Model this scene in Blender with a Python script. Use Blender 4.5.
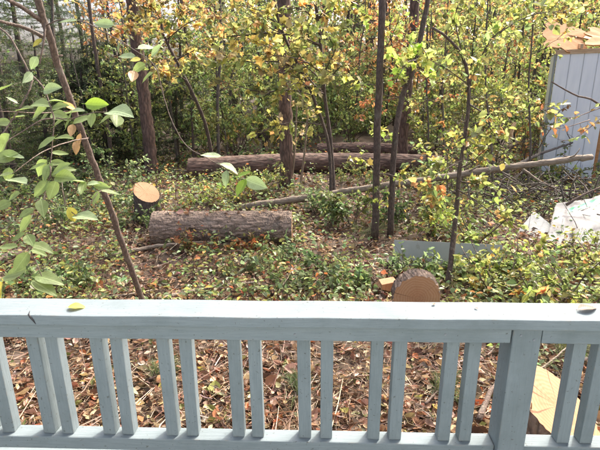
import bpy, math
import numpy as np
from mathutils import Matrix, Vector

for o in list(bpy.data.objects):
    bpy.data.objects.remove(o)
SC = bpy.context.scene
COL = SC.collection
rng = np.random.default_rng(7)

# ------------------------------------------------------------------ camera
CAM_H = 2.2
PITCH, ROLL = 0.2983, -0.0089
F = 480.0                                   # focal length in photo pixels (600 wide)
CR = (Matrix.Rotation(math.pi/2-PITCH, 3, 'X') @ Matrix.Rotation(ROLL, 3, 'Z'))
cd = bpy.data.cameras.new('camera')
cam = bpy.data.objects.new('camera', cd)
COL.objects.link(cam)
cam.matrix_world = Matrix.Translation((0, 0, CAM_H)) @ CR.to_4x4()
cd.sensor_width = 36
cd.lens = 36*F/600
cd.clip_start = 0.05
cd.clip_end = 800
SC.camera = cam

# ------------------------------------------------------------------ world, sun, exposure
SUN_EL, SUN_AZ = math.radians(47), math.radians(36)
w = bpy.data.worlds.new('World')
SC.world = w
w.use_nodes = True
nt = w.node_tree
bg = nt.nodes['Background']
sky = nt.nodes.new('ShaderNodeTexSky')
sky.sky_type = 'NISHITA'
sky.sun_disc = False
sky.sun_elevation = SUN_EL
sky.sun_rotation = SUN_AZ
sky.air_density = 0.6
sky.dust_density = 9.0
sky.ozone_density = 0.3
nt.links.new(sky.outputs[0], bg.inputs[0])
bg.inputs[1].default_value = 0.15
sd = bpy.data.lights.new('sun', 'SUN')
sd.energy = 1.5
sd.angle = math.radians(4)
sd.color = (1.0, 0.95, 0.85)
sun = bpy.data.objects.new('sun', sd)
COL.objects.link(sun)
sdir = Vector((math.cos(SUN_EL)*math.sin(SUN_AZ), math.cos(SUN_EL)*math.cos(SUN_AZ), math.sin(SUN_EL)))
sun.rotation_euler = sdir.to_track_quat('Z', 'Y').to_euler()
sun.location = sdir*40
SC.view_settings.view_transform = 'Standard'
SC.view_settings.look = 'None'
SC.view_settings.gamma = 1
SC.view_settings.exposure = 1.85
SC.render.engine = 'CYCLES'
SC.cycles.max_bounces = 6
SC.cycles.diffuse_bounces = 3
SC.cycles.glossy_bounces = 2
SC.cycles.transmission_bounces = 4

# ------------------------------------------------------------------ helpers
def ray(px, py):
    return CR @ Vector(((px-300)/F, -(py-225)/F, -1.0))
def P(px, py, Y):
    d = ray(px, py)
    t = Y/d.y
    return np.array((d.x*t, Y, CAM_H+d.z*t))
def gz(x, y):
    x = np.asarray(x, float); y = np.asarray(y, float)
    a = np.clip((y-2.0)/4.0, 0, 1)
    h = .03*np.sin(1.3*x+.7*y)+.025*np.sin(2.1*x-1.7*y+1)+.02*np.sin(3.7*x+2.9*y+2)+.012*np.sin(7.1*x-5.3*y)
    far = np.clip(y-16, 0, 60)
    return h*a+far*.02+.25*np.sin(.21*x+1)*np.clip((y-12)/10, 0, 1)
def G(px, py, z=0.0):
    d = ray(px, py)
    p = None
    t = (z-CAM_H)/d.z
    for _ in range(8):
        p = np.array((d.x*t, d.y*t, CAM_H+d.z*t))
        t += (float(gz(p[0], p[1]))+z-p[2])/d.z*.7
    p = np.array((d.x*t, d.y*t, 0.0))
    p[2] = float(gz(p[0], p[1]))+z
    return p
def onground(x, y, dz=0.0):
    return np.array((x, y, float(gz(x, y))+dz))

def mesh(name, V, Fs, C=None, smooth=False):
    """V (n,3); Fs: array or list of arrays of faces; C per-vertex colours"""
    if not isinstance(Fs, (list, tuple)):
        Fs = [Fs]
    Fs = [np.asarray(f, np.int32) for f in Fs if len(f)]
    me = bpy.data.meshes.new(name)
    V = np.asarray(V, np.float32)
    me.vertices.add(len(V))
    me.vertices.foreach_set('co', V.ravel())
    loops = np.concatenate([f.ravel() for f in Fs])
    tot = np.concatenate([np.full(len(f), f.shape[1], np.int32) for f in Fs])
    st = np.concatenate([[0], np.cumsum(tot)[:-1]]).astype(np.int32)
    me.loops.add(len(loops))
    me.loops.foreach_set('vertex_index', loops)
    me.polygons.add(len(tot))
    me.polygons.foreach_set('loop_start', st)
    me.polygons.foreach_set('loop_total', tot)
    me.polygons.foreach_set('use_smooth', np.full(len(tot), smooth))
    if C is not None:
        at = me.color_attributes.new('Col', 'FLOAT_COLOR', 'POINT')
        c4 = np.ones((len(V), 4), np.float32)
        c4[:, :3] = C
        at.data.foreach_set('color', c4.ravel())
    me.update(calc_edges=True)
    me.validate()
    return me
def obj(name, me, mat=None, parent=None, loc=None):
    o = bpy.data.objects.new(name, me)
    COL.objects.link(o)
    if mat is not None and me is not None and not me.materials:
        me.materials.append(mat)
    if parent is not None:
        o.parent = parent
    if loc is not None:
        o.location = Vector(loc)
    return o
def tag(o, label=None, cat=None, group=None, kind=None):
    if label: o['label'] = label
    if cat: o['category'] = cat
    if group: o['group'] = group
    if kind: o['kind'] = kind
    return o
def thing(name, label, cat, loc, group=None, rz=0.0):
    o = bpy.data.objects.new(name, None)
    COL.objects.link(o)
    o.location = Vector(loc)
    o.rotation_euler = (0, 0, rz)
    o.empty_display_size = .1
    return tag(o, label, cat, group)
def copy_tree(o, parent=None):
    c = o.copy()
    COL.objects.link(c)
    c.parent = parent
    for ch in list(o.children):
        copy_tree(ch, c)
    return c

class Acc:
    """collects vertices, triangles, quads and colours"""
    def __init__(s):
        s.V = []; s.T = []; s.Q = []; s.C = []; s.n = 0
    def add(s, V, T=None, Q=None, C=None):
        V = np.asarray(V, float).reshape(-1, 3)
        if T is not None and len(T): s.T.append(np.asarray(T)+s.n)
        if Q is not None and len(Q): s.Q.append(np.asarray(Q)+s.n)
        if C is None: C = np.full((len(V), 3), .5)
        C = np.asarray(C, float)
        if C.ndim == 1: C = np.tile(C, (len(V), 1))
        s.V.append(V); s.C.append(C); s.n += len(V)
    def build(s, name, origin=(0, 0, 0), smooth=False):
        V = np.concatenate(s.V)-np.asarray(origin, float)
        Fs = []
        if s.T: Fs.append(np.concatenate(s.T))
        if s.Q: Fs.append(np.concatenate(s.Q))
        return mesh(name, V, Fs, np.concatenate(s.C), smooth)

def unit(v):
    return v/np.maximum(np.linalg.norm(v, axis=-1, keepdims=True), 1e-9)
def smooth_path(pts, n):
    pts = np.asarray(pts, float)
    if len(pts) == 2:
        return pts[0]+(pts[1]-pts[0])*np.linspace(0, 1, n)[:, None]
    p = np.vstack([2*pts[0]-pts[1], pts, 2*pts[-1]-pts[-2]])
    d = np.concatenate([[0], np.cumsum(np.linalg.norm(np.diff(pts, axis=0), axis=1))])
    s = np.linspace(0, d[-1], n)
    i = np.clip(np.searchsorted(d, s, side='right')-1, 0, len(pts)-2)
    t = ((s-d[i])/np.maximum(d[i+1]-d[i], 1e-9))[:, None]
    a, b, c, e = p[i], p[i+1], p[i+2], p[i+3]
    return .5*((2*b)+(-a+c)*t+(2*a-5*b+4*c-e)*t*t+(-a+3*b-3*c+e)*t**3)
def tube(acc, pts, rad, sides=6, col=(.5, .5, .5), cap=True, rough=0.0, r=None):
    pts = np.asarray(pts, float)
    n = len(pts)
    rad = np.broadcast_to(np.asarray(rad, float), (n,))
    t = np.gradient(pts, axis=0)
    t = unit(t)
    ref = np.array((0.31, 0.17, 0.93)) if abs(t[:, 2]).mean() < .8 else np.array((1.0, .1, .05))
    u = unit(np.cross(t, ref)); v = np.cross(t, u)
    a = np.arange(sides)*2*math.pi/sides
    rr = rad[:, None]*np.ones((n, sides))
    if rough and r is not None:
        rr = rr*(1+rough*r.standard_normal((n, sides)))
    V = pts[:, None]+rr[..., None]*(np.cos(a)[None, :, None]*u[:, None]+np.sin(a)[None, :, None]*v[:, None])
    i = np.arange(n-1)[:, None]*sides; j = np.arange(sides)[None]; k = (j+1) % sides
    Q = np.stack([i+j, i+k, i+sides+k, i+sides+j], -1).reshape(-1, 4)
    T = None
    V = V.reshape(-1, 3)
    if cap:
        V = np.vstack([V, pts[-1], pts[0]])
        e = (n-1)*sides; j = j[0]; k = k[0]
        T = np.vstack([np.stack([e+j, e+k, np.full(sides, n*sides)], -1), np.stack([k, j, np.full(sides, n*sides+1)], -1)])
    acc.add(V, T, Q, col)

# leaf outlines: (u along midrib, v across, w lift) + triangles
def _sym(right):
    return right
SHAPES = {
 'diamond': (np.array([(0, 0, 0), (.45, .5, .14), (1, 0, -.12), (.45, -.5, .14)]), np.array([(0, 1, 2), (0, 2, 3)])),
 'ovate': (np.array([(0, 0, 0), (.22, .38, .1), (.5, .5, .12), (.8, .27, .0), (1, 0, -.15), (.22, -.38, .1), (.5, -.5, .12), (.8, -.27, .0)]),
           np.array([(0, 1, 2), (0, 2, 3), (0, 3, 4), (0, 6, 5), (0, 7, 6), (0, 4, 7)])),
 'maple': (np.array([(.32, 0, -.05), (0, 0, 0), (.08, .5, .05), (.34, .38, .03), (.62, .55, .08), (.68, .27, 0), (1, 0, -.12),
                     (.68, -.27, 0), (.62, -.55, .08), (.34, -.38, .03), (.08, -.5, .05)]),
           np.array([(0, i, i % 10+1) for i in range(1, 11)])),
 'curl': (np.array([(0, 0, 0), (.4, .5, .28), (1, 0, .1), (.4, -.5, .22), (.5, 0, -.06)]), np.array([(0, 1, 4), (1, 2, 4), (2, 3, 4), (3, 0, 4)])),
 'dead': (np.array([(.5, 0, -.07), (0, 0, .02), (.2, .30, .10), (.45, .5, .22), (.75, .34, .16), (1, 0, .10), (.72, -.36, .12), (.42, -.5, .18), (.18, -.28, .1)]), np.array([(0, i, i % 8+1) for i in range(1, 9)])),
 'sliver': (np.array([(0, .5, 0), (0, -.5, 0), (1, 0, 0)]), np.array([(0, 1, 2)])),
}
def leaves(acc, pos, dr, L, W, col, shape, r, up=(0, 0, 1), tilt=.5):
    N = len(pos)
    if N == 0: return
    dr = unit(dr)
    nrm = np.asarray(up, float)+tilt*r.standard_normal((N, 3))
    side = unit(np.cross(nrm, dr)); nrm = np.cross(dr, side)
    S, T = SHAPES[shape]
    L = np.broadcast_to(L, (N,)); W = np.broadcast_to(W, (N,))
    V = (pos[:, None]+dr[:, None]*(S[None, :, 0:1]*L[:, None, None])
         + side[:, None]*(S[None, :, 1:2]*(L*W)[:, None, None])
         + nrm[:, None]*(S[None, :, 2:3]*(L*r.uniform(.2, 1.6, N))[:, None, None]))
    TT = (np.arange(N)*len(S))[:, None, None]+T[None]
    acc.add(V.reshape(-1, 3), TT.reshape(-1, 3), None, np.repeat(col, len(S), 0))
def palette(r, N, pal, var=.28):
    cs = np.array([p[0] for p in pal], float); ws = np.array([p[1] for p in pal], float)
    i = r.choice(len(cs), N, p=ws/ws.sum())
    c = cs[i]*np.exp(var*r.standard_normal((N, 1)))*np.exp(.08*r.standard_normal((N, 3)))
    return np.clip(c, .004, .85)

DKG, GRN, OLV = (.034, .058, .022), (.075, .115, .034), (.135, .140, .042)
YGR, LIME, YEL = (.225, .255, .075), (.30, .40, .07), (.45, .35, .085)
ORG, RUST, TAN = (.45, .20, .075), (.30, .095, .035), (.36, .25, .14)
BRN, DBR, PALE = (.17, .085, .045), (.075, .042, .026), (.46, .37, .27)
SAGE = (.13, .19, .085)
PSG = (.22, .29, .14)

# ------------------------------------------------------------------ materials
def mat(name):
    m = bpy.data.materials.new(name)
    m.use_nodes = True
    n = m.node_tree
    return m, n, n.nodes['Principled BSDF'], n.nodes['Material Output']
def node(n, t, **k):
    x = n.nodes.new(t)
    for a, b in k.items():
        if a in x.inputs: x.inputs[a].default_value = b
        else: setattr(x, a, b)
    return x
def leaf_mat(name, trans=.48, rough=.42, spec=.5):
    m, n, b, out = mat(name)
    at = node(n, 'ShaderNodeAttribute', attribute_name='Col')
    no = node(n, 'ShaderNodeTexNoise'); no.inputs['Scale'].default_value = 55
    mr = node(n, 'ShaderNodeMapRange'); mr.inputs[3].default_value = .7; mr.inputs[4].default_value = 1.25
    tc = node(n, 'ShaderNodeTexCoord')
    n.links.new(tc.outputs['Object'], no.inputs['Vector'])
    n.links.new(no.outputs[0], mr.inputs[0])
    mx = node(n, 'ShaderNodeMix', data_type='RGBA', blend_type='MULTIPLY'); mx.inputs[0].default_value = 1
    n.links.new(at.outputs['Color'], mx.inputs[6]); n.links.new(mr.outputs[0], mx.inputs[7])
    n.links.new(mx.outputs[2], b.inputs['Base Color'])
    b.inputs['Roughness'].default_value = rough
    b.inputs['Specular IOR Level'].default_value = spec
    tr = node(n, 'ShaderNodeBsdfTranslucent')
    hs = node(n, 'ShaderNodeHueSaturation', Saturation=.97, Value=1.9)
    n.links.new(mx.outputs[2], hs.inputs['Color'])
    n.links.new(hs.outputs[0], tr.inputs['Color'])
    ms = node(n, 'ShaderNodeMixShader'); ms.inputs[0].default_value = trans
    n.links.new(b.outputs[0], ms.inputs[1]); n.links.new(tr.outputs[0], ms.inputs[2])
    n.links.new(ms.outputs[0], out.inputs[0])
    return m
M = {}
M['leaf'] = leaf_mat('living_leaf')
M['needle'] = leaf_mat('conifer_needle', .25, .55, .3)
M['litter'] = leaf_mat('dead_leaf', .16, .5, .4)
def bark_mat(name, c1, c2, scale=14, stretch=.18, bump=.6, vcol=False, lichen=0.0, ax='z'):
    m, n, b, out = mat(name)
    tc = node(n, 'ShaderNodeTexCoord')
    mp = node(n, 'ShaderNodeMapping'); mp.inputs['Scale'].default_value = (scale, scale, scale*stretch) if ax == 'z' else (scale*stretch, scale*.8, scale)
    n.links.new(tc.outputs['Object'], mp.inputs[0])
    vo = node(n, 'ShaderNodeTexVoronoi', feature='DISTANCE_TO_EDGE'); vo.inputs['Scale'].default_value = 1.5
    no = node(n, 'ShaderNodeTexNoise'); no.inputs['Scale'].default_value = 2.2; no.inputs['Detail'].default_value = 7
    n.links.new(mp.outputs[0], no.inputs[0])
    wv = node(n, 'ShaderNodeMix', data_type='RGBA', blend_type='LINEAR_LIGHT'); wv.inputs[0].default_value = .35
    n.links.new(mp.outputs[0], wv.inputs[6]); n.links.new(no.outputs['Color'], wv.inputs[7])
    n.links.new(wv.outputs[2], vo.inputs['Vector'])
    mu = node(n, 'ShaderNodeMath', operation='MULTIPLY'); mu.inputs[1].default_value = 2.2
    n.links.new(vo.outputs['Distance'], mu.inputs[0])
    ad = node(n, 'ShaderNodeMath', operation='MULTIPLY_ADD'); ad.inputs[1].default_value = .8
    n.links.new(no.outputs[0], ad.inputs[0]); n.links.new(mu.outputs[0], ad.inputs[2])
    cr = node(n, 'ShaderNodeValToRGB')
    e = cr.color_ramp.elements
    e[0].position = .25; e[0].color = (*c2, 1); e[1].position = .95; e[1].color = (*c1, 1)
    n.links.new(ad.outputs[0], cr.inputs[0])
    col = cr.outputs[0]
    if lichen:
        n2 = node(n, 'ShaderNodeTexNoise'); n2.inputs['Scale'].default_value = 9; n2.inputs['Detail'].default_value = 4
        n.links.new(tc.outputs['Object'], n2.inputs[0])
        r2 = node(n, 'ShaderNodeMapRange'); r2.inputs[1].default_value = .55; r2.inputs[2].default_value = .68; r2.inputs[4].default_value = lichen
        n.links.new(n2.outputs[0], r2.inputs[0])
        ml = node(n, 'ShaderNodeMix', data_type='RGBA'); ml.inputs[7].default_value = (.22, .22, .18, 1)
        n.links.new(r2.outputs[0], ml.inputs[0]); n.links.new(col, ml.inputs[6])
        col = ml.outputs[2]
    n.links.new(col, b.inputs['Base Color'])
    b.inputs['Roughness'].default_value = .85
    bp = node(n, 'ShaderNodeBump'); bp.inputs['Strength'].default_value = bump; bp.inputs['Distance'].default_value = .02
    n.links.new(ad.outputs[0], bp.inputs['Height']); n.links.new(bp.outputs[0], b.inputs['Normal'])
    return m
M['pine_bark'] = bark_mat('pine_bark', (.19, .118, .088), (.05, .032, .025), 11, .22, .7, lichen=.15)
M['grey_bark'] = bark_mat('grey_bark', (.16, .135, .112), (.065, .052, .044), 22, .25, .5, lichen=.5)
M['dark_bark'] = bark_mat('dark_bark', (.115, .084, .068), (.045, .033, .027), 26, .3, .5, lichen=.25)
M['smooth_bark'] = bark_mat('smooth_bark', (.150, .108, .084), (.065, .046, .037), 30, .4, .3, lichen=.3)
M['log_bark'] = bark_mat('log_bark', (.33, .245, .185), (.095, .068, .050), 12, .25, .8, lichen=.25)
M['dry_stem'] = bark_mat('dry_stem', (.33, .255, .18), (.15, .105, .07), 25, .12, .4)
M['dry_stick'] = bark_mat('dry_stick', (.30, .245, .185), (.14, .105, .075), 25, .12, .4, lichen=.3, ax='x')
def wood_end():
    m, n, b, out = mat('sawn_wood')
    tc = node(n, 'ShaderNodeTexCoord')
    no = node(n, 'ShaderNodeTexNoise'); no.inputs['Scale'].default_value = 3.5; no.inputs['Detail'].default_value = 5
    n.links.new(tc.outputs['Object'], no.inputs[0])
    sv = node(n, 'ShaderNodeMix', data_type='RGBA', blend_type='LINEAR_LIGHT'); sv.inputs[0].default_value = .035
    n.links.new(tc.outputs['Object'], sv.inputs[6]); n.links.new(no.outputs['Color'], sv.inputs[7])
    wv = node(n, 'ShaderNodeTexWave', wave_type='RINGS', rings_direction='Z')
    wv.inputs['Scale'].default_value = 13; wv.inputs['Distortion'].default_value = 4.5; wv.inputs['Detail'].default_value = 3
    n.links.new(sv.outputs[2], wv.inputs[0])
    cr = node(n, 'ShaderNodeValToRGB')
    e = cr.color_ramp.elements
    e[0].color = (.37, .205, .10, 1); e[1].color = (.43, .26, .14, 1)
    n.links.new(wv.outputs[0], cr.inputs[0])
    n2 = node(n, 'ShaderNodeTexNoise'); n2.inputs['Scale'].default_value = 6; n2.inputs['Detail'].default_value = 6
    n.links.new(tc.outputs['Object'], n2.inputs[0])
    r2 = node(n, 'ShaderNodeMapRange'); r2.inputs[1].default_value = .5; r2.inputs[2].default_value = .75; r2.inputs[4].default_value = .55
    n.links.new(n2.outputs[0], r2.inputs[0])
    ml = node(n, 'ShaderNodeMix', data_type='RGBA'); ml.inputs[7].default_value = (.31, .15, .065, 1)
    n.links.new(r2.outputs[0], ml.inputs[0]); n.links.new(cr.outputs[0], ml.inputs[6])
    sp = node(n, 'ShaderNodeSeparateXYZ'); n.links.new(tc.outputs['Object'], sp.inputs[0])
    at2 = node(n, 'ShaderNodeMath', operation='ARCTAN2'); n.links.new(sp.outputs['Y'], at2.inputs[0]); n.links.new(sp.outputs['X'], at2.inputs[1])
    wa = node(n, 'ShaderNodeMath', operation='MULTIPLY_ADD'); wa.inputs[1].default_value = .35; n.links.new(no.outputs[0], wa.inputs[0]); n.links.new(at2.outputs[0], wa.inputs[2])
    n3 = node(n, 'ShaderNodeTexNoise', noise_dimensions='1D'); n3.inputs['Scale'].default_value = 5.0; n3.inputs['Detail'].default_value = 2
    n.links.new(wa.outputs[0], n3.inputs['W'])
    r3 = node(n, 'ShaderNodeMapRange'); r3.inputs[1].default_value = .655; r3.inputs[2].default_value = .70; r3.inputs[4].default_value = .75
    n.links.new(n3.outputs[0], r3.inputs[0])
    mc = node(n, 'ShaderNodeMix', data_type='RGBA'); mc.inputs[7].default_value = (.12, .06, .03, 1)
    n.links.new(r3.outputs[0], mc.inputs[0]); n.links.new(ml.outputs[2], mc.inputs[6])
    ln = node(n, 'ShaderNodeVectorMath', operation='LENGTH')
    cz = node(n, 'ShaderNodeCombineXYZ'); n.links.new(sp.outputs['X'], cz.inputs[0]); n.links.new(sp.outputs['Y'], cz.inputs[1]); n.links.new(cz.outputs[0], ln.inputs[0])
    rh = node(n, 'ShaderNodeMapRange'); rh.inputs[1].default_value = .05; rh.inputs[2].default_value = .12; rh.inputs[3].default_value = .4; rh.inputs[4].default_value = 0
    n.links.new(ln.outputs['Value'], rh.inputs[0])
    mh = node(n, 'ShaderNodeMix', data_type='RGBA'); mh.inputs[7].default_value = (.36, .17, .08, 1)
    n.links.new(rh.outputs[0], mh.inputs[0]); n.links.new(mc.outputs[2], mh.inputs[6])
    n.links.new(mh.outputs[2], b.inputs['Base Color'])
    b.inputs['Roughness'].default_value = .8
    bp = node(n, 'ShaderNodeBump'); bp.inputs['Strength'].default_value = .25; bp.inputs['Distance'].default_value = .004
    n.links.new(n2.outputs[0], bp.inputs['Height']); n.links.new(bp.outputs[0], b.inputs['Normal'])
    return m
M['wood'] = wood_end()
def plain(name, c1, c2, scale, rough=.6, bump=.1, stretch=(1, 1, 1), detail=6, dirt=None, vor=0):
    m, n, b, out = mat(name)
    tc = node(n, 'ShaderNodeTexCoord')
    mp = node(n, 'ShaderNodeMapping'); mp.inputs['Scale'].default_value = stretch
    n.links.new(tc.outputs['Object'], mp.inputs[0])
    no = node(n, 'ShaderNodeTexNoise'); no.inputs['Scale'].default_value = scale; no.inputs['Detail'].default_value = detail
    n.links.new(mp.outputs[0], no.inputs[0])
    cr = node(n, 'ShaderNodeValToRGB')
    e = cr.color_ramp.elements
    e[0].position = .35; e[0].color = (*c1, 1); e[1].position = .65; e[1].color = (*c2, 1)
    n.links.new(no.outputs[0], cr.inputs[0])
    col = cr.outputs[0]
    if dirt:
        n2 = node(n, 'ShaderNodeTexNoise'); n2.inputs['Scale'].default_value = dirt[1]; n2.inputs['Detail'].default_value = 8; n2.inputs['Roughness'].default_value = .7
        n.links.new(tc.outputs['Object'], n2.inputs[0])
        r2 = node(n, 'ShaderNodeMapRange'); r2.inputs[1].default_value = dirt[2]; r2.inputs[2].default_value = dirt[2]+.08; r2.inputs[4].default_value = dirt[3]
        n.links.new(n2.outputs[0], r2.inputs[0])
        ml = node(n, 'ShaderNodeMix', data_type='RGBA'); ml.inputs[7].default_value = (*dirt[0], 1)
        n.links.new(r2.outputs[0], ml.inputs[0]); n.links.new(col, ml.inputs[6])
        col = ml.outputs[2]
    n.links.new(col, b.inputs['Base Color'])
    b.inputs['Roughness'].default_value = rough
    bp = node(n, 'ShaderNodeBump'); bp.inputs['Strength'].default_value = bump; bp.inputs['Distance'].default_value = .005
    n.links.new(no.outputs[0], bp.inputs['Height']); n.links.new(bp.outputs[0], b.inputs['Normal'])
    return m
def paint_mat(name, st):
    m, n, b, out = mat(name)
    tc = node(n, 'ShaderNodeTexCoord')
    oi = node(n, 'ShaderNodeObjectInfo')
    ad = node(n, 'ShaderNodeVectorMath', operation='MULTIPLY_ADD'); ad.inputs[1].default_value = (7, 5, 3)
    cx = node(n, 'ShaderNodeCombineXYZ')
    for k in range(3): n.links.new(oi.outputs['Random'], cx.inputs[k])
    n.links.new(cx.outputs[0], ad.inputs[0]); n.links.new(tc.outputs['Object'], ad.inputs[2])
    mp = node(n, 'ShaderNodeMapping'); mp.inputs['Scale'].default_value = st
    n.links.new(ad.outputs[0], mp.inputs[0])
    def noise(sc, det, vec, ro=.6):
        x = node(n, 'ShaderNodeTexNoise'); x.inputs['Scale'].default_value = sc; x.inputs['Detail'].default_value = det; x.inputs['Roughness'].default_value = ro
        n.links.new(vec, x.inputs['Vector']); return x.outputs[0]
    def rng_(v, a, c, lo, hi):
        x = node(n, 'ShaderNodeMapRange'); x.inputs[1].default_value = a; x.inputs[2].default_value = c; x.inputs[3].default_value = lo; x.inputs[4].default_value = hi
        n.links.new(v, x.inputs[0]); return x.outputs[0]
    def mix(f, c1, c2):
        x = node(n, 'ShaderNodeMix', data_type='RGBA'); n.links.new(f, x.inputs[0])
        for c, q in ((c1, 6), (c2, 7)):
            if isinstance(c, tuple): x.inputs[q].default_value = (*c, 1)
            else: n.links.new(c, x.inputs[q])
        return x.outputs[2]
    grain = noise(6, 9, mp.outputs[0])
    col = mix(rng_(grain, .35, .65, 0, 1), (.156, .194, .210), (.180, .220, .236))
    blot = noise(3.2, 7, ad.outputs[0], .7)
    col = mix(rng_(blot, .46, .70, 0, .75), col, (.118, .148, .156))          # mildew film
    speck = noise(95, 3, ad.outputs[0], .5)
    col = mix(rng_(speck, .66, .72, 0, .7), col, (.07, .075, .065))          # dirt specks
    crackn = noise(11, 6, mp.outputs[0], .7)
    col = mix(rng_(crackn, .67, .70, 0, .8), col, (.06, .062, .055))         # open grain checks
    bv = node(n, 'ShaderNodeBevel', samples=3); bv.inputs['Radius'].default_value = .005
    ge = node(n, 'ShaderNodeNewGeometry')
    dt = node(n, 'ShaderNodeVectorMath', operation='DOT_PRODUCT'); n.links.new(bv.outputs[0], dt.inputs[0]); n.links.new(ge.outputs['Normal'], dt.inputs[1])
    edge = rng_(dt.outputs['Value'], .90, .99, 1, 0)
    en = rng_(noise(24, 5, ad.outputs[0], .7), .52, .60, 0, .85)
    mu = node(n, 'ShaderNodeMath', operation='MULTIPLY'); n.links.new(edge, mu.inputs[0]); n.links.new(en, mu.inputs[1])
    col = mix(mu.outputs[0], col, (.20, .18, .15))                           # worn edges, bare wood
    n.links.new(col, b.inputs['Base Color'])
    b.inputs['Roughness'].default_value = .72
    b.inputs['Specular IOR Level'].default_value = .18
    bp = node(n, 'ShaderNodeBump'); bp.inputs['Strength'].default_value = .5; bp.inputs['Distance'].default_value = .004
    n.links.new(grain, bp.inputs['Height']); n.links.new(bp.outputs[0], b.inputs['Normal'])
    return m
M['paint'] = paint_mat('blue_grey_deck_paint', (2.0, 26, 26))
M['paint_v'] = paint_mat('blue_grey_upright_paint', (26, 26, 2.0))
M['bounce_wall_paint'] = plain('pale_bounce_paint', (.56, .58, .58), (.62, .64, .64), 4, .6, .1, (.5, 4, 4))  # pale coat of the added light-bouncing wall
M['ground'] = plain('forest_soil', (.040, .028, .019), (.095, .066, .044), 9, .95, 1.0, (1, 1, 1), 10, ((.14, .09, .06), 30, .55, .8))
M['siding'] = plain('white_painted_siding', (.74, .78, .80), (.82, .85, .86), 3, .5, .1, (4, 4, .6), 6, ((.30, .32, .33), 5, .62, .5))
M['rot_wood'] = plain('weathered_plywood', (.38, .18, .06), (.50, .26, .11), 7, .85, .6, (1, 1, 5), 8, ((.20, .10, .05), 6, .58, .8))
M['beam'] = plain('raw_lumber', (.45, .30, .17), (.58, .42, .26), 8, .8, .3, (1, 8, 8))
M['slab'] = plain('grey_painted_panel', (.22, .245, .225), (.28, .30, .275), 4, .6, .2, (1, 1, 1), 7, ((.14, .14, .12), 8, .58, .6))
M['edge_wood'] = plain('stained_edge', (.36, .20, .07), (.46, .28, .11), 10, .8, .3)
M['dark'] = plain('dark_parts_and_shade', (.012, .012, .014), (.03, .03, .034), 6, .6, .2)  # small dark parts, and the shade inside the shed opening
M['drum'] = plain('grey_plastic', (.14, .16, .18), (.20, .22, .24), 6, .5, .2)

M['sheet_white'] = plain('dull_white_panel', (.20, .215, .22), (.24, .255, .26), 3, .8, .1, (1, 1, 1), 6, ((.2, .2, .19), 6, .6, .5))
def tarp_mat():
    m, n, b, out = mat('white_printed_tarp')
    tc = node(n, 'ShaderNodeTexCoord')
    sx = node(n, 'ShaderNodeSeparateXYZ'); n.links.new(tc.outputs['UV'], sx.inputs[0])
    no = node(n, 'ShaderNodeTexNoise'); no.inputs['Scale'].default_value = 5
    n.links.new(tc.outputs['Object'], no.inputs[0])
    cr = node(n, 'ShaderNodeValToRGB'); e = cr.color_ramp.elements
    e[0].position = .35; e[0].color = (.17, .17, .165, 1); e[1].position = .6; e[1].color = (.25, .25, .245, 1)
    n.links.new(no.outputs[0], cr.inputs[0])
    n.links.new(cr.outputs[0], b.inputs['Base Color'])
    b.inputs['Roughness'].default_value = .75
    return m
M['tarp'] = tarp_mat()
M['green_print'] = plain('green_print', (.03, .26, .14), (.05, .33, .19), 8, .4, .05)

# ------------------------------------------------------------------ ground
def build_ground():
    a = np.sinh(np.linspace(-4.6, 4.6, 150))*5.0
    b = -6+np.concatenate([np.linspace(0, 20, 130)[:-1], 20+np.sinh(np.linspace(0, 4.2, 70))*6])
    X, Y = np.meshgrid(a, b)
    Z = gz(X, Y)-.004+rng.normal(0, .006, X.shape)*(abs(X) < 15)*(Y < 15)
    V = np.stack([X, Y, Z], -1).reshape(-1, 3)
    nx, ny = len(a), len(b)
    i, j = np.meshgrid(np.arange(nx-1), np.arange(ny-1))
    k = (j*nx+i).ravel()
    me = mesh('ground', V, np.stack([k, k+1, k+nx+1, k+nx], -1), None, True)
    tag(obj('ground', me, M['ground']), kind='structure')
build_ground()

# ------------------------------------------------------------------ railing
YAW, DIST, HC = -0.0393, 1.330, 0.709
CAPZ = CAM_H-HC
RX = np.array((math.cos(YAW), math.sin(YAW), 0)); RY = np.array((-math.sin(YAW), math.cos(YAW), 0))
def rail_t(px, py, off):
    """distance along the rail where the pixel ray meets the upright plane 'off' behind the cap front"""
    d = np.array(ray(px, py)); o = np.array((0, 0, CAM_H)); q = np.array((0, DIST, 0))+RY*off
    s = np.dot(q-o, RY)/np.dot(d, RY)
    return float(np.dot(o+d*s-np.array((0, DIST, 0)), RX))
def bevel_box(sx, sy, sz, bv=.004, segx=1, jit=0.0, r=None):
    """box centred at origin with bevelled edges (bmesh)"""
    import bmesh
    bm = bmesh.new()
    bmesh.ops.create_cube(bm, size=1)
    for v in bm.verts:
        v.co = Vector((v.co.x*sx, v.co.y*sy, v.co.z*sz))
    if segx > 1:
        es = [e for e in bm.edges if abs((e.verts[0].co-e.verts[1].co).x) > .5*sx]
        bmesh.ops.subdivide_edges(bm, edges=es, cuts=segx-1, use_grid_fill=True)
    sharp = [e for e in bm.edges if len(e.link_faces) == 2 and e.calc_face_angle(0) > .5]
    bmesh.ops.bevel(bm, geom=sharp, offset=bv, segments=2, affect='EDGES', profile=.6)
    if jit:
        for v in bm.verts:
            k = round(v.co.x/sx*segx)
            v.co.y += jit*math.sin(k*1.7)*.6; v.co.z += jit*math.sin(k*2.3+1)
    me = bpy.data.meshes.new('box')
    bm.to_mesh(me); bm.free()
    return me
def rp(t, off, z):
    p = np.array((0, DIST, 0))+RX*t+RY*off
    return (p[0], p[1], z)
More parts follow.
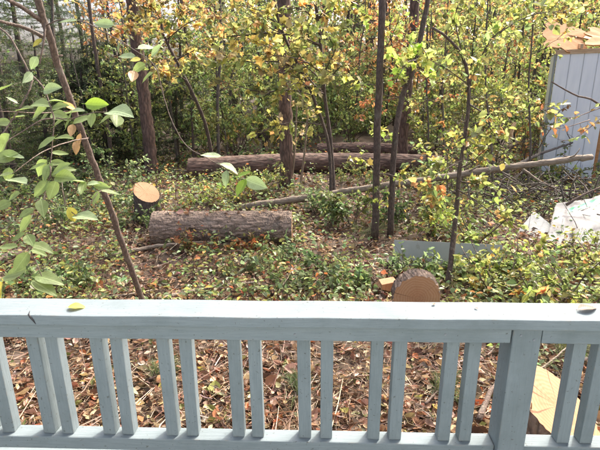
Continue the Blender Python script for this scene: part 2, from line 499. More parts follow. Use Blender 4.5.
def build_railing():
    root = thing('deck_railing', 'blue-grey painted wooden deck railing with flat cap and paired balusters across the foreground', 'railing', (0, 0, 0))
    def part(name, me, t, off, z):
        o = obj(name, me, M['paint_v' if name in ('post', 'baluster') else 'paint'], root, rp(t, off, z)); o.rotation_euler = (0, 0, YAW); return o
    tp = rail_t(528, 334, .012)
    T0, T1 = -2.6, 2.7
    part('cap_board', bevel_box(T1-T0, .122, .036, .005, 30, .0012), (T0+T1)/2, .061, CAPZ-.018)
    A = .054
    part('apron_board', bevel_box(tp-.047-T0, .036, A, .003, 16, .0008), (T0+tp-.047)/2, .012+.018+.006, CAPZ-.0365-A/2)
    part('apron_board', bevel_box(T1-tp-.047, .036, A, .003, 16, .0008), (T1+tp+.047)/2, .012+.018+.006, CAPZ-.0365-A/2)
    BR = CAPZ-.496
    part('bottom_rail', bevel_box(tp-.0455-T0, .06, .05, .004, 16, .0008), (T0+tp-.0455)/2, .066, BR-.025)
    part('bottom_rail', bevel_box(T1-tp-.0455, .06, .05, .004, 16, .0008), (T1+tp+.0455)/2, .066, BR-.025)
    pm = bevel_box(.088, .092, CAPZ-.0365, .004, 1)
    part('post', pm, tp, .014+.046, (CAPZ-.0365)/2)
    part('post', pm, tp-2.2, .014+.046, (CAPZ-.0365)/2)
    tops = [-53, -33, -26.5-0, -8, 35, 54, 98, 118, 164, 186, 234, 254.5, 304, 327, 377.5, 400, 452, 474, 578.5, 603, 652, 675]
    tops = [-28, -8]+tops[4:]
    bt = [rail_t(x, 345, .066) for x in tops]
    for k in range(1, 5):
        bt += [bt[0]-k*.224, bt[1]-k*.224]
    q0, q1 = bt[19], bt[18]
    for k in range(1, 7):
        bt += [t for t in (q1+k*.224, q0+k*.224) if t < T1-.05]
    ztop, zbot = CAPZ-.038, BR+.0005
    bms = [bevel_box(w_, .042, ztop-zbot, .003, 1) for w_ in (.041, .0425, .0415)]
    for i, t in enumerate(bt):
        o = part('baluster', bms[i % 3], t, .066+.009, (ztop+zbot)/2)
        o.rotation_euler = (0, rng.normal(0, .003), YAW+rng.normal(0, .02))
    # nail heads on the post and apron, a split in the cap edge
    nm = bpy.data.meshes.new('nail_head')
    import bmesh
    bm = bmesh.new(); bmesh.ops.create_cone(bm, cap_ends=True, segments=10, radius1=.0042, radius2=.0036, depth=.002); bm.to_mesh(nm); bm.free()
    for t, z in ((tp-.02, CAPZ-.06), (tp+.022, CAPZ-.075), (tp-.02, BR-.015), (tp+.02, BR-.03), (-1.1, CAPZ-.065), (-.55, CAPZ-.06), (-.02, CAPZ-.068), (.45, CAPZ-.062), (tp+.3, CAPZ-.066)):
        o = obj('nail_head', nm, M['drum'], root, rp(t, .014-.0008 if abs(t-tp) < .05 else .018-.0008, z)); o.rotation_euler = (math.pi/2, 0, YAW)
    a = Acc()
    tc = rail_t(29, 320, 0)
    pts = [(-.012, .030, .0006), (.000, .004, .0006), (.006, -.0008, -.004), (.014, -.0012, -.016), (.020, -.0012, -.030)]
    V = [np.array(rp(tc+u, v, CAPZ+w_)) for u, v, w_ in pts]
    tube(a, np.array(V), [.0006, .0030, .0038, .0030, .0008], 6)
    obj('split', a.build('split', (0, 0, 0), True), M['dark'], root)
    return root
build_railing()
def build_deck():
    root = thing('deck', 'blue-grey painted plank deck floor behind the railing', 'deck', (0, 0, 0))
    me = bevel_box(5.2, .138, .032, .003)
    zz = CAPZ-.496-.05-.09
    for k in range(24):
        o = obj('deck_board', me, M['paint'], root, rp(.05, .0-k*.145, zz)); o.rotation_euler = (0, 0, YAW)
    o = obj('rim_joist', bevel_box(5.2, .036, .18, .003), M['paint'], root, rp(.05, .125, zz-.08)); o.rotation_euler = (0, 0, YAW)
build_deck()
def build_bounce_wall():
    root = bpy.data.objects.new('unseen_bounce_wall', None); COL.objects.link(root); root['kind'] = 'structure'  # unseen siding wall, added to bounce daylight onto the railing's shaded front
    root.location = (0, -1.9, 0)
    me = bevel_box(9.0, .02, .20, .003)
    for k in range(21):
        o = obj('siding_board', me, M['bounce_wall_paint'], root, (0, 0, .3+k*.185)); o.rotation_euler = (.06, 0, 0)
build_bounce_wall()

# ------------------------------------------------------------------ logs and stumps
def fbm(x, y, r, n=5, f0=1.0):
    h = np.zeros_like(x); a = 1.0
    for _ in range(n):
        for _ in range(3):
            th = r.uniform(0, 6.28); ph = r.uniform(0, 6.28)
            h += a*np.sin(f0*(x*math.cos(th)+y*math.sin(th))+ph)/3
        a *= .6; f0 *= 1.9
    return h
def log_mesh(L, R, r, taper=.06, ridge=.02, ns=72, nl=90, oval=.04, crook=.0):
    """log along local z from 0 to L, bark only (open ends)"""
    th = np.linspace(0, 2*math.pi, ns, endpoint=False)
    z = np.linspace(0, L, nl)
    TH, Z = np.meshgrid(th, z)
    base = R*(1-taper*Z/L)*(1+oval*np.cos(2*TH+1)+.02*np.cos(3*TH+2))
    # bark plates: ridged noise stretched along the log
    cx, cy = np.cos(TH)*R, np.sin(TH)*R
    k = 1/R
    n1 = fbm(TH*7*1.0+1.3*np.sin(Z*5), Z*9, r, 4, 1.0)
    # make periodic in theta by blending
    bl = np.clip((TH/(2*math.pi)-.85)/.15, 0, 1)
    n0 = fbm((TH-2*math.pi)*7+1.3*np.sin(Z*5), Z*9, np.random.default_rng(1), 4, 1.0)
    plates = 1-np.abs(n1)*1.3
    rr = base*(1+ridge*np.clip(plates, -1, 1)*(1-bl)+ridge*.3*bl+.012*r.standard_normal(TH.shape)*ridge/.02)
    V = np.stack([rr*np.cos(TH)+crook*np.sin(Z/L*3.1), rr*np.sin(TH), Z], -1)
    i = np.arange(nl-1)[:, None]*ns; j = np.arange(ns)[None]; kk = (j+1) % ns
    Q = np.stack([i+j, i+kk, i+ns+kk, i+ns+j], -1).reshape(-1, 4)
    return mesh('bark', V.reshape(-1, 3), Q, None, True), V[0], V[-1]
def end_mesh(ring, r, out, rough=.0009, inset=.0):
    """sawn face filling the ring: concentric rings of vertices, slightly rough"""
    c = ring.mean(0)
    rows = [c[None]]
    fr = [.15, .3, .45, .6, .75, .88, .97, 1.0]
    Vs = [c+np.array((0, 0, r.normal(0, rough)))]
    n = len(ring)
    for f in fr:
        q = c+(ring-c)*f
        q[:, 2] += r.normal(0, rough, n)*(f < .96)
        Vs.append(q)
    V = np.vstack([Vs[0][None]]+Vs[1:])
    T = np.stack([np.zeros(n, int), 1+np.arange(n), 1+(np.arange(n)+1) % n], -1)
    Q = []
    for k in range(len(fr)-1):
        a = 1+k*n; j = np.arange(n); jj = (j+1) % n
        Q.append(np.stack([a+j, a+n+j, a+n+jj, a+jj], -1))
    Q = np.concatenate(Q)
    if not out:
        T = T[:, ::-1]; Q = Q[:, ::-1]
    return mesh('cut_face', V, [T, Q], None, True)
def place_log(name, label, A, B, R, seed, cat='log', taper=.06, ridge=.02, bark='log_bark', ns=72, nl=90, crook=0.0, group=None, ends=True):
    A = np.asarray(A, float); B = np.asarray(B, float)
    r = np.random.default_rng(seed)
    L = float(np.linalg.norm(B-A))
    root = thing(name, label, cat, A, group)
    root.rotation_euler = Vector(B-A).to_track_quat('Z', 'X').to_euler()
    bm, r0, r1 = log_mesh(L, R, r, taper, ridge, ns, nl, crook=crook)
    obj('bark', bm, M[bark], root)
    if ends:
        obj('cut_face', end_mesh(r1.copy(), r, True), M['wood'], root)
        obj('cut_face', end_mesh(r0.copy(), r, False), M['wood'], root)
    return root
# the big pine log in the clearing
gA, gB = G(151, 246), G(292, 245)
BIGLOG = (gA+(0, .2, .19), gB+(0, .16, .20))
big = place_log('pine_log', 'thick pine log with deeply furrowed bark lying in the middle of the clearing', gA+(0, .2, .19), gB+(0, .16, .20), .225, 3, taper=.02, ridge=.035, ns=110, nl=200)
for k, (zz, an, ln) in enumerate(((.55, 1.2, .06), (1.25, 2.6, .05), (1.72, .6, .045))):
    a = Acc(); q = np.array((math.cos(an), math.sin(an), .15))
    tube(a, np.array([q*.19+(0, 0, zz), q*.225+(0, 0, zz), q*(.225+ln)+(0, 0, zz+.02)]), [.035, .028, .022], 9, rough=.08, r=rng)
    obj('branch_stub', a.build('branch_stub', (0, 0, 0), True), M['log_bark'], big)
gA, gB = G(205, 178), G(352, 179)
place_log('fallen_pine_trunk', 'long fallen trunk lying behind the big log, nearer of the two far ones', gA+(-.4, .2, .18), gB+(2.3, .75, .18), .235, 4, taper=.15, ridge=.04, crook=.09, bark='pine_bark')
gA, gB = G(318, 159), G(420, 161)
place_log('fallen_oak_trunk', 'far fallen trunk with torn reddish root end behind the saplings', gA+(0, .3, .20), gB+(.4, .5, .17), .19, 5, taper=.3, ridge=.05, crook=.06, bark='pine_bark')
# sawn round facing the deck
c = G(418, 324)
ax = unit(np.array((.12, 1.0, -.06)))
f0 = c+np.array((0, .10, .215))
place_log('sawn_round', 'short sawn log round with its cut face towards the deck rail', f0+ax*.22, f0, .215, 6, taper=.0, ridge=.035, ns=90, nl=60)
# thin log at the left edge
place_log('short_branch_log', 'short reddish brown branch piece lying at the left edge of the photo', G(-22, 273)+(0, 0, .06), G(22, 256)+(0, 0, .06), .05, 8, ns=24, nl=30, bark='smooth_bark')

def stump(name, label, base, h, R, nrm, seed, bark='log_bark'):
    """stump with a slanted sawn top, flared foot"""
    r = np.random.default_rng(seed)
    ns, nl = 80, 30
    th = np.linspace(0, 2*math.pi, ns, endpoint=False)
    nrm = unit(np.asarray(nrm, float))
    t = np.linspace(0, 1, nl)
    V = np.zeros((nl, ns, 3))
    flare = 1+.35*(1-t)**3
    for i in range(nl):
        rad = R*flare[i]*(1+.05*np.cos(2*th+1)+.06*np.cos(5*th)*(1-t[i]))*(1+.035*np.abs(np.sin(th*17+2*np.sin(t[i]*6)))+.012*r.standard_normal(ns))
        x, y = rad*np.cos(th), rad*np.sin(th)
        ztop = h-(nrm[0]*x+nrm[1]*y)/nrm[2]
        V[i] = np.stack([x, y, -.08+(ztop+.08)*t[i]], -1)
    root = thing(name, label, 'stump', base)
    i = np.arange(nl-1)[:, None]*ns; j = np.arange(ns)[None]; kk = (j+1) % ns
    Q = np.stack([i+j, i+kk, i+ns+kk, i+ns+j], -1).reshape(-1, 4)
    obj('bark', mesh('bark', V.reshape(-1, 3), Q, None, True), M[bark], root)
    obj('cut_face', end_mesh(V[-1].copy(), r, True, .001), M['wood'], root)
    # torn hinge splinters along one rim
    a = Acc()
    for k in range(7):
        ang = r.uniform(2.7, 3.6)
        p = V[-1][int(ang/6.283*ns) % ns]*np.array((.93, .93, 1))
        d = np.array((r.normal(0, .15), r.normal(0, .15), 1))
        tube(a, np.array([p-d*.03, p+unit(d)*r.uniform(.01, .05)]), [.007, .002], 4, (.6, .4, .2))
    obj('splinters', a.build('splinters'), M['wood'], root)
    return root
stump('tree_stump', 'fresh cut stump with slanted orange top behind the left end of the big log', G(149, 219), .44, .19, (.32, -.42, .85), 11, 'dark_bark')
b = G(555, 462)
stump('tree_stump', 'large pale sawn stump close behind the railing at lower right', b+(.03, .12, 0), .30, .235, (.40, -.42, .85), 12)

def chunk(name, label, pos, s, seed, mt='wood', rz=.3, cat='wood chunk'):
    import bmesh
    r = np.random.default_rng(seed)
    bm = bmesh.new(); bmesh.ops.create_cube(bm, size=1)
    for v in bm.verts:
        v.co = Vector((v.co.x*s[0], v.co.y*s[1], v.co.z*s[2]*(1.0 if v.co.x > 0 else .45)))+Vector(r.normal(0, .006, 3))
    bmesh.ops.bevel(bm, geom=bm.edges[:], offset=.004, segments=1, affect='EDGES')
    me = bpy.data.meshes.new(name); bm.to_mesh(me); bm.free()
    o = obj(name, me, M[mt], None, pos); o.rotation_euler = (.1, .15, rz)
    return tag(o, label, cat)
chunk('wood_wedge', 'pale split wood wedge on the ground left of the sawn round', G(386, 292)+(0, 0, .09), (.18, .12, .13), 3)
chunk('wood_wedge', 'broken yellow lumber end caught in the brush left of the shed', P(512, 130, 8.6), (.05, .08, .30), 5, 'beam', .5)

# ------------------------------------------------------------------ sticks on the ground
def stick(name, label, pts, rad, seed, mt='dry_stick', cat='branch', sides=9, taper=.45, twigs=0, group=None):
    r = np.random.default_rng(seed)
    pts = np.asarray(pts, float)
    base = pts[0]
    L = np.linalg.norm(pts[-1]-pts[0])
    n = max(12, int(L*14))
    pa = smooth_path(pts, n)+r.normal(0, rad*.10, (n, 3))
    a = Acc()
    tube(a, pa, rad*np.linspace(1, taper, n), sides, rough=.05, r=r)
    root = thing(name, label, cat, base, group)
    obj('stem', a.build('stem', base, True), M[mt], root)
    if twigs:
        for k in range(twigs):
            a = Acc()
            i = r.integers(n//5, n-1)
            d = unit(r.normal(0, 1, 3)+np.array((0, 0, .7))+1.2*unit(pa[-1]-pa[0]))
            ln = r.uniform(.15, .5)*min(1, L/2)
            q = pa[i]+d*np.linspace(0, ln, 6)[:, None]+np.cumsum(r.normal(0, ln*.05, (6, 3)), 0)
            tube(a, q, rad*.3*np.linspace(1, .3, 6), 5)
            obj('side_twig', a.build('side_twig', base, True), M[mt], root)
    return root
stick('fallen_pole', 'long grey fallen pole slanting up to the right behind the big log', [G(238, 213)+(0, .1, .06), P(337, 193, 8.0), P(417, 181, 7.9), P(510, 167, 7.8), P(592, 157, 7.7)], .062, 21, 'dry_stick', 'fallen trunk', 12, .8, 6)
stick('fallen_branch', 'pale bare branch on the ground just in front of the big log', [G(108, 259)+(0, 0, .04), G(150, 251)+(0, 0, .05), G(178, 248)+(0, 0, .05), G(212, 245)+(0, 0, .04)], .035, 22)
stick('fallen_branch', 'crooked branch on the ground between leaning sapling and rail', [G(158, 302)+(0, 0, .03), G(210, 291)+(0, 0, .04), G(256, 286)+(0, 0, .05)], .024, 23, twigs=3)
stick('fallen_branch', 'thin stick end showing just behind the rail left of leaning sapling base', [G(92, 301)+(0, 0, .02), G(130, 297)+(0, 0, .03), G(158, 292)+(0, 0, .03)], .018, 24)
stick('fallen_branch', 'curved bleached stick in the brush below the shed', [P(522, 169, 8.3), P(541, 182, 8.1), P(561, 189, 8.0)], .026, 25)
stick('fallen_branch', 'grey pole lying across the bottom of the shed wall', [P(505, 172, 8.9), P(535, 156, 9.6), P(572, 143, 10.3)], .04, 26, 'grey_bark', twigs=3)
stick('fallen_branch', 'bent brown branch on leaf litter left of the large stump', [G(478, 425)+(0, 0, .03), G(489, 402)+(0, 0, .07), G(499, 388)+(0, 0, .08), G(505, 375)+(0, 0, .04)], .023, 27, 'smooth_bark')
stick('fallen_branch', 'thin pale twig seen between post and stump behind the rail', [G(528, 384)+(0, 0, .05), G(552, 372)+(0, 0, .12), G(575, 358)+(0, 0, .2)], .010, 28)
stick('fallen_branch', 'brown branch slanting beneath the crossing bush at right', [P(520, 258, 5.2), P(552, 283, 4.7), P(580, 303, 4.4)], .016, 29, 'smooth_bark', twigs=4)
stick('fallen_branch', 'pale stick on the ground behind the big log towards the dark wood', [G(160, 172)+(0, 0, .1), G(190, 177)+(0, 0, .12), G(215, 182)+(0, 0, .06)], .03, 30)

# ------------------------------------------------------------------ shed, panels, tarp
def quad_prism(p4, th, nrm):
    p4 = np.asarray(p4, float); n = unit(np.asarray(nrm, float))
    V = np.vstack([p4, p4+n*th])
    Q = np.array([(3, 2, 1, 0), (4, 5, 6, 7), (0, 1, 5, 4), (1, 2, 6, 5), (2, 3, 7, 6), (3, 0, 4, 7)])
    return V, Q
def build_shed():
    YS = 10.6
    tl = P(556, 53, YS); bl = P(541, 178, YS)
    x0 = (tl[0]+bl[0])/2; z1 = tl[2]; z0 = float(gz(x0, YS))-.05
    org = np.array((x0, YS, z0)); H = z1-z0
    root = thing('shed', 'collapsing shed with white vertical siding and broken plywood roof edge', 'shed', org, None, -.42)
    def bx(name, x, y, z, sx, sy, sz, m, bv=.004, rot=None):
        o = obj(name, bevel_box(sx, sy, sz, bv), M[m], root, (x+sx/2, y+sy/2, z+sz/2))
        if rot: o.rotation_euler = rot
        return o
    W = .25
    for i in range(4):                                   # siding boards of the end wall
        me = bevel_box(W-.012, .022, H-.02-.01*(i % 2), .006)
        o = obj('siding_board', me, M['siding'], root, (W*(i+.5), .0+.003*(i % 2), H/2)); o.rotation_euler = (0, 0, 0)
    bx('wall_backing', .01, .014, .0, 4*W-.02, .03, H-.03, 'siding')
    bx('corner_trim', -.05, -.015, 0, .045, .06, H+.03, 'slab')
    bx('door_jamb', 4*W+.005, -.01, 0, .05, .09, H-.02, 'rot_wood')
    for i in range(3):                                   # side wall running back
        bx('siding_board', -.03, .06+i*.6, 0, .02, .59, H-.03, 'siding')
    # right of the jamb: interior shade painted as a near-black back wall
    bx('inner_wall', 4*W+.06, 1.9, 0, 2.4, .04, H, 'dark')
    bx('lintel', 4*W+.06, .0, H-.32, 2.4, .08, .30, 'siding')
    bx('right_jamb', 4*W+1.2, -.01, 0, .08, .09, H-.33, 'rot_wood')
    for i in range(4):
        bx('siding_board', 4*W+1.29+i*.29, .0, 0, .28, .022, H-.33, 'siding')
    # top plate, sagging rafters and torn plywood
    o = bx('top_plate', -.05, -.03, H+.005, 3.8, .11, .09, 'beam'); o.rotation_euler = (0, -.02, 0)
    for i, xx in enumerate((.35, 1.2, 2.1)):
        o = bx('rafter', xx, -.1, H+.13+.02*i, .05, 2.0, .09, 'beam'); o.rotation_euler = (.06, 0, .05)
    def torn(name, x, y, z, w_, h_, seed, rx, rz):
        r = np.random.default_rng(seed)
        n = 44
        th = np.linspace(0, 2*math.pi, n, endpoint=False)
        k = 1/np.maximum(np.abs(np.cos(th)), np.abs(np.sin(th)))
        nz = sum(r.normal(0, .05)*np.sin(q*th+r.uniform(0, 6)) for q in (3, 5, 7, 9, 11, 13))+.02*r.standard_normal(n)
        rr = np.clip(k, 1, 1.36)*(1+nz)
        px_, pz_ = rr*np.cos(th)*w_/2, rr*np.sin(th)*h_/2
        bow = .06*np.sin(px_*3)
        Vf = np.stack([px_, bow-.012, pz_], -1); Vb = Vf+np.array((0, .024, 0))
        V = np.vstack([Vf, Vb, [[0, -.012, 0], [0, .012, 0]]])
        j = np.arange(n); jj = (j+1) % n
        T = np.vstack([np.stack([j, jj, np.full(n, 2*n)], -1), np.stack([n+jj, n+j, np.full(n, 2*n+1)], -1)])
        Q = np.stack([j, n+j, n+jj, jj], -1)
        o = obj(name, mesh(name, V, [T, Q]), M['rot_wood'], root, (x, y, z)); o.rotation_euler = (rx, .12, rz)
    torn('roof_sheet', .10, .36, H+.33, .80, .95, 2, -.95, .1)
    torn('roof_sheet', 1.05, .42, H+.24, 1.0, .8, 4, -1.1, -.1)
    torn('roof_sheet', 2.2, .42, H+.26, 1.5, .8, 5, -1.1, .05)
    torn('roof_sheet', .6, 1.2, H+.35, 1.8, 1.4, 6, -1.45, .0)
    # grey barrel and dark crates in the opening
    return org, H, root
so, sH, shed = build_shed()
def barrel(pos):
    prof = [(0, 0), (.26, 0), (.28, .03), (.28, .28), (.295, .30), (.28, .32), (.28, .58), (.295, .60), (.28, .62), (.28, .86), (.26, .90), (.24, .90), (.24, .87), (0, .87)]
    n = 28
    a = np.linspace(0, 2*math.pi, n, endpoint=False)
    V = np.array([[(q[0]*math.cos(t), q[0]*math.sin(t), q[1]) for t in a] for q in prof]).reshape(-1, 3)
    i = np.arange(len(prof)-1)[:, None]*n; j = np.arange(n)[None]; k = (j+1) % n
    Q = np.stack([i+j, i+k, i+n+k, i+n+j], -1).reshape(-1, 4)
    tag(obj('barrel', mesh('barrel', V, Q, None, True), M['drum'], None, pos), 'dark grey barrel in the doorway of the shed', 'barrel')
barrel((so[0]+1.45, so[1]+.45, so[2]+.05))

# grey board in front of the sapling
def build_panel():
    a = G(393, 270)+(0, 0, .02); b_ = G(497, 274)+(0.05, 0, .02)
    ux = unit(b_-a); L = np.linalg.norm(b_-a)
    root = thing('grey_panel', 'grey painted board panel with brown lower edge lying behind the sawn round', 'panel', a)
    root.rotation_euler = (0, 0, math.atan2(ux[1], ux[0]))
    o = obj('face_board', bevel_box(L, .022, .30, .003), M['slab'], root, (L/2, .055, .185)); o.rotation_euler = (-.45, 0, 0)
    o = obj('lower_edge', bevel_box(L-.01, .05, .03, .003), M['edge_wood'], root, (L/2+.02, -.012, .03)); o.rotation_euler = (-.45, 0, 0)
    o = obj('end_block', bevel_box(.10, .14, .09, .004), M['dark'], root, (-.03, .05, .045))
build_panel()
# white sheets right
def sheet(name, label, c4, seed, amp, m, nx=28, ny=20, cat='sheet', thick=.006, mark=None):
    r = np.random.default_rng(seed)
    c4 = np.asarray(c4, float)
    u, v = np.meshgrid(np.linspace(0, 1, nx), np.linspace(0, 1, ny))
    Pn = (c4[0]*((1-u)*(1-v))[..., None]+c4[1]*(u*(1-v))[..., None]+c4[2]*(u*v)[..., None]+c4[3]*((1-u)*v)[..., None])
    nrm = unit(np.cross(c4[1]-c4[0], c4[3]-c4[0]))
    h = fbm(u*6, v*6, r, 4, 1.2)
    Pn = Pn+nrm*(amp*h)[..., None]
    Pn += r.normal(0, amp*.1, Pn.shape)
    Vt = Pn.reshape(-1, 3); Vb = Vt-nrm*thick
    k = (np.arange(ny-1)[:, None]*nx+np.arange(nx-1)[None]).ravel()
    Q = np.stack([k, k+1, k+nx+1, k+nx], -1)
    N = nx*ny
    edge = np.concatenate([np.arange(nx), np.arange(1, ny)*nx+nx-1, (ny-1)*nx+np.arange(nx-1)[::-1], np.arange(1, ny-1)[::-1]*nx])
    e2 = np.roll(edge, -1)
    E_ = np.stack([edge, edge+N, e2+N, e2], -1)
    org = c4[0]
    o = thing(name, label, cat, org)
    obj('film', mesh('film', np.vstack([Vt, Vb])-org, np.vstack([Q, Q[:, ::-1]+N, E_]), None, amp > .02), M[m], o)
    if mark:
        iu = ((u > mark[0]) & (u < mark[1]) & (np.abs(v-(mark[2]+mark[4]*np.sin((u-mark[0])*4))) < mark[3])).ravel()
        sel = [q for q in Q if iu[q].all()]
        if sel:
            obj('print', mesh('print', Vt+nrm*.004-org, np.array(sel), None, True), M['green_print'], o)
    return o
a0 = P(527, 249, 6.1); a1 = P(566, 248, 6.1); a2 = P(572, 222, 6.9); a3 = P(533, 213, 7.0)
a0 = P(500, 252, 6.2); a1 = P(536, 252, 6.0); a2 = P(558, 230, 6.6); a3 = P(534, 211, 7.1)
sheet('plastic_sheet', 'flat white plastic panel tilted on the ground in the right brush', [a0, a1, a2, a3], 3, .008, 'sheet_white', cat='panel', thick=.02)
b0 = P(545, 244, 6.1); b1 = P(650, 250, 5.9); b2 = P(640, 184, 7.6); b3 = P(556, 204, 7.2)
sheet('crumpled_tarp', 'crumpled white tarp with green print at the right edge of the photo', [b0, b1, b2, b3], 9, .035, 'tarp', cat='tarp', mark=(.15, .62, .74, .10, .12), nx=44, ny=34)
stick('brown_lath', 'brown lath lying along the upper edge of the white tarp', [P(566, 205, 6.9), P(585, 194, 6.9), P(612, 182, 6.9)], .022, 33, 'smooth_bark', 'lath')

# ------------------------------------------------------------------ leaf litter, twigs, ground cover
def scatter(r, N, y0, y1, spread=.80, extra=.8, p=0.0):
    y = np.exp(r.uniform(math.log(y0), math.log(y1), N))
    x = r.uniform(-1, 1, N)*(spread*y+extra)
    return x, y
def build_litter():
    r = np.random.default_rng(41)
    N = 74000
    x, y = scatter(r, N, 1.9, 15)
    kp = r.uniform(0, 1, N) < np.clip(.78+.55*fbm(x*2.3, y*2.3, r, 4, 1.0), .22, 1)
    x, y = x[kp], y[kp]; N = len(x)
    z = gz(x, y)+np.abs(r.normal(0, .018, N))+.004
    a = r.uniform(0, 6.28, N)
    d = np.stack([np.cos(a), np.sin(a), r.normal(0, .35, N)], -1)
    L = np.clip(np.exp(r.normal(math.log(.05), .38, N)), .022, .12)*(1+.05*np.clip(y-5, 0, 8))
    col = palette(r, N, [(BRN, 4.5), (DBR, 3.4), (RUST, .6), (TAN, 3.2), (PALE, .9), ((.27, .17, .11), 3), (YEL, .2), (OLV, .8)], .35)
    lt = r.uniform(.03, .97, 46); la, lb_ = BIGLOG
    pl = la+(lb_-la)*lt[:, None]; off = r.normal(0, .07, 46)
    x[:46], y[:46], z[:46] = pl[:, 0], pl[:, 1]+off, pl[:, 2]+np.sqrt(.235**2-off**2)+.012
    acc = Acc()
    leaves(acc, np.stack([x, y, z], -1), d, L, r.uniform(.4, .85, N), col, 'dead', r, tilt=.5)
    tag(obj('leaf_litter', acc.build('leaf_litter'), M['litter']), 'brown fallen leaves covering the forest floor', 'leaf litter', kind='stuff')
    # twigs
    N = 5200
    x, y = scatter(r, N, 1.9, 12)
    z = gz(x, y)+r.uniform(.0, .06, N)
    a = r.uniform(0, 6.28, N)
    L = np.exp(r.normal(math.log(.18), .6, N)); rad = r.uniform(.0018, .005, N)*(1+.1*np.clip(y-3, 0, 6))
    d = unit(np.stack([np.cos(a), np.sin(a), r.normal(.03, .14, N)], -1))
    s = unit(np.cross(d, (0, 0, 1))); u = np.cross(s, d)
    p0 = np.stack([x, y, z], -1); mid = p0+d*L[:, None]*.5+s*(L*r.normal(0, .08, N))[:, None]; p1 = p0+d*L[:, None]
    V = []
    for q, f in ((p0, 1), (mid, .85), (p1, .5)):
        for k in range(3):
            th = k*2.094
            V.append(q+(s*math.cos(th)+u*math.sin(th))*(rad*f)[:, None])
    V = np.stack(V, 1)
    Q = np.array([(i*3+k, i*3+(k+1) % 3, i*3+3+(k+1) % 3, i*3+3+k) for i in range(2) for k in range(3)])
    QQ = (np.arange(N)*9)[:, None, None]+Q[None]
    col = np.repeat(palette(r, N, [(DBR, 2), ((.22, .16, .11), 3), (PALE, .8), (BRN, 2)], .3), 9, 0)
    acc = Acc(); acc.add(V.reshape(-1, 3), None, QQ.reshape(-1, 4), col)
    tag(obj('ground_twigs', acc.build('ground_twigs'), M['litter']), 'small dead twigs strewn over the leaf litter', 'twigs', kind='stuff')
    # pine needles
    N = 26000
    x, y = scatter(r, N, 1.9, 8)
    a = r.uniform(0, 6.28, N)
    d = np.stack([np.cos(a), np.sin(a), r.normal(.0, .15, N)], -1)
    acc = Acc()
    leaves(acc, np.stack([x, y, gz(x, y)+r.uniform(.01, .05, N)], -1), d, r.uniform(.06, .14, N), .035, palette(r, N, [(PALE, 1), (TAN, 2), (BRN, 2)], .3), 'sliver', r)
    tag(obj('pine_straw', acc.build('pine_straw'), M['litter']), 'brown pine straw scattered among the leaves', 'pine straw', kind='stuff')
    # sawdust and chips near the cuts
    acc = Acc()
    for (px, py, n, sg) in ((262, 262, 260, .35), (292, 246, 200, .25), (160, 222, 60, .2), (395, 300, 90, .2), (520, 430, 130, .22), (270, 255, 160, .3)):
        c = G(px, py)
        xy = r.normal(0, sg, (n, 2))+c[:2]
        a = r.uniform(0, 6.28, n)
        leaves(acc, np.stack([xy[:, 0], xy[:, 1], gz(xy[:, 0], xy[:, 1])+r.uniform(.01, .05, n)], -1), np.stack([np.cos(a), np.sin(a), r.normal(0, .3, n)], -1),
               r.uniform(.02, .07, n), r.uniform(.3, .8, n), palette(r, n, [((.55, .38, .22), 2), (PALE, 2), (TAN, 1)], .2), 'curl', r)
    tag(obj('wood_chips', acc.build('wood_chips'), M['litter']), 'pale wood chips scattered around the sawn log ends', 'wood chips', kind='stuff')
build_litter()

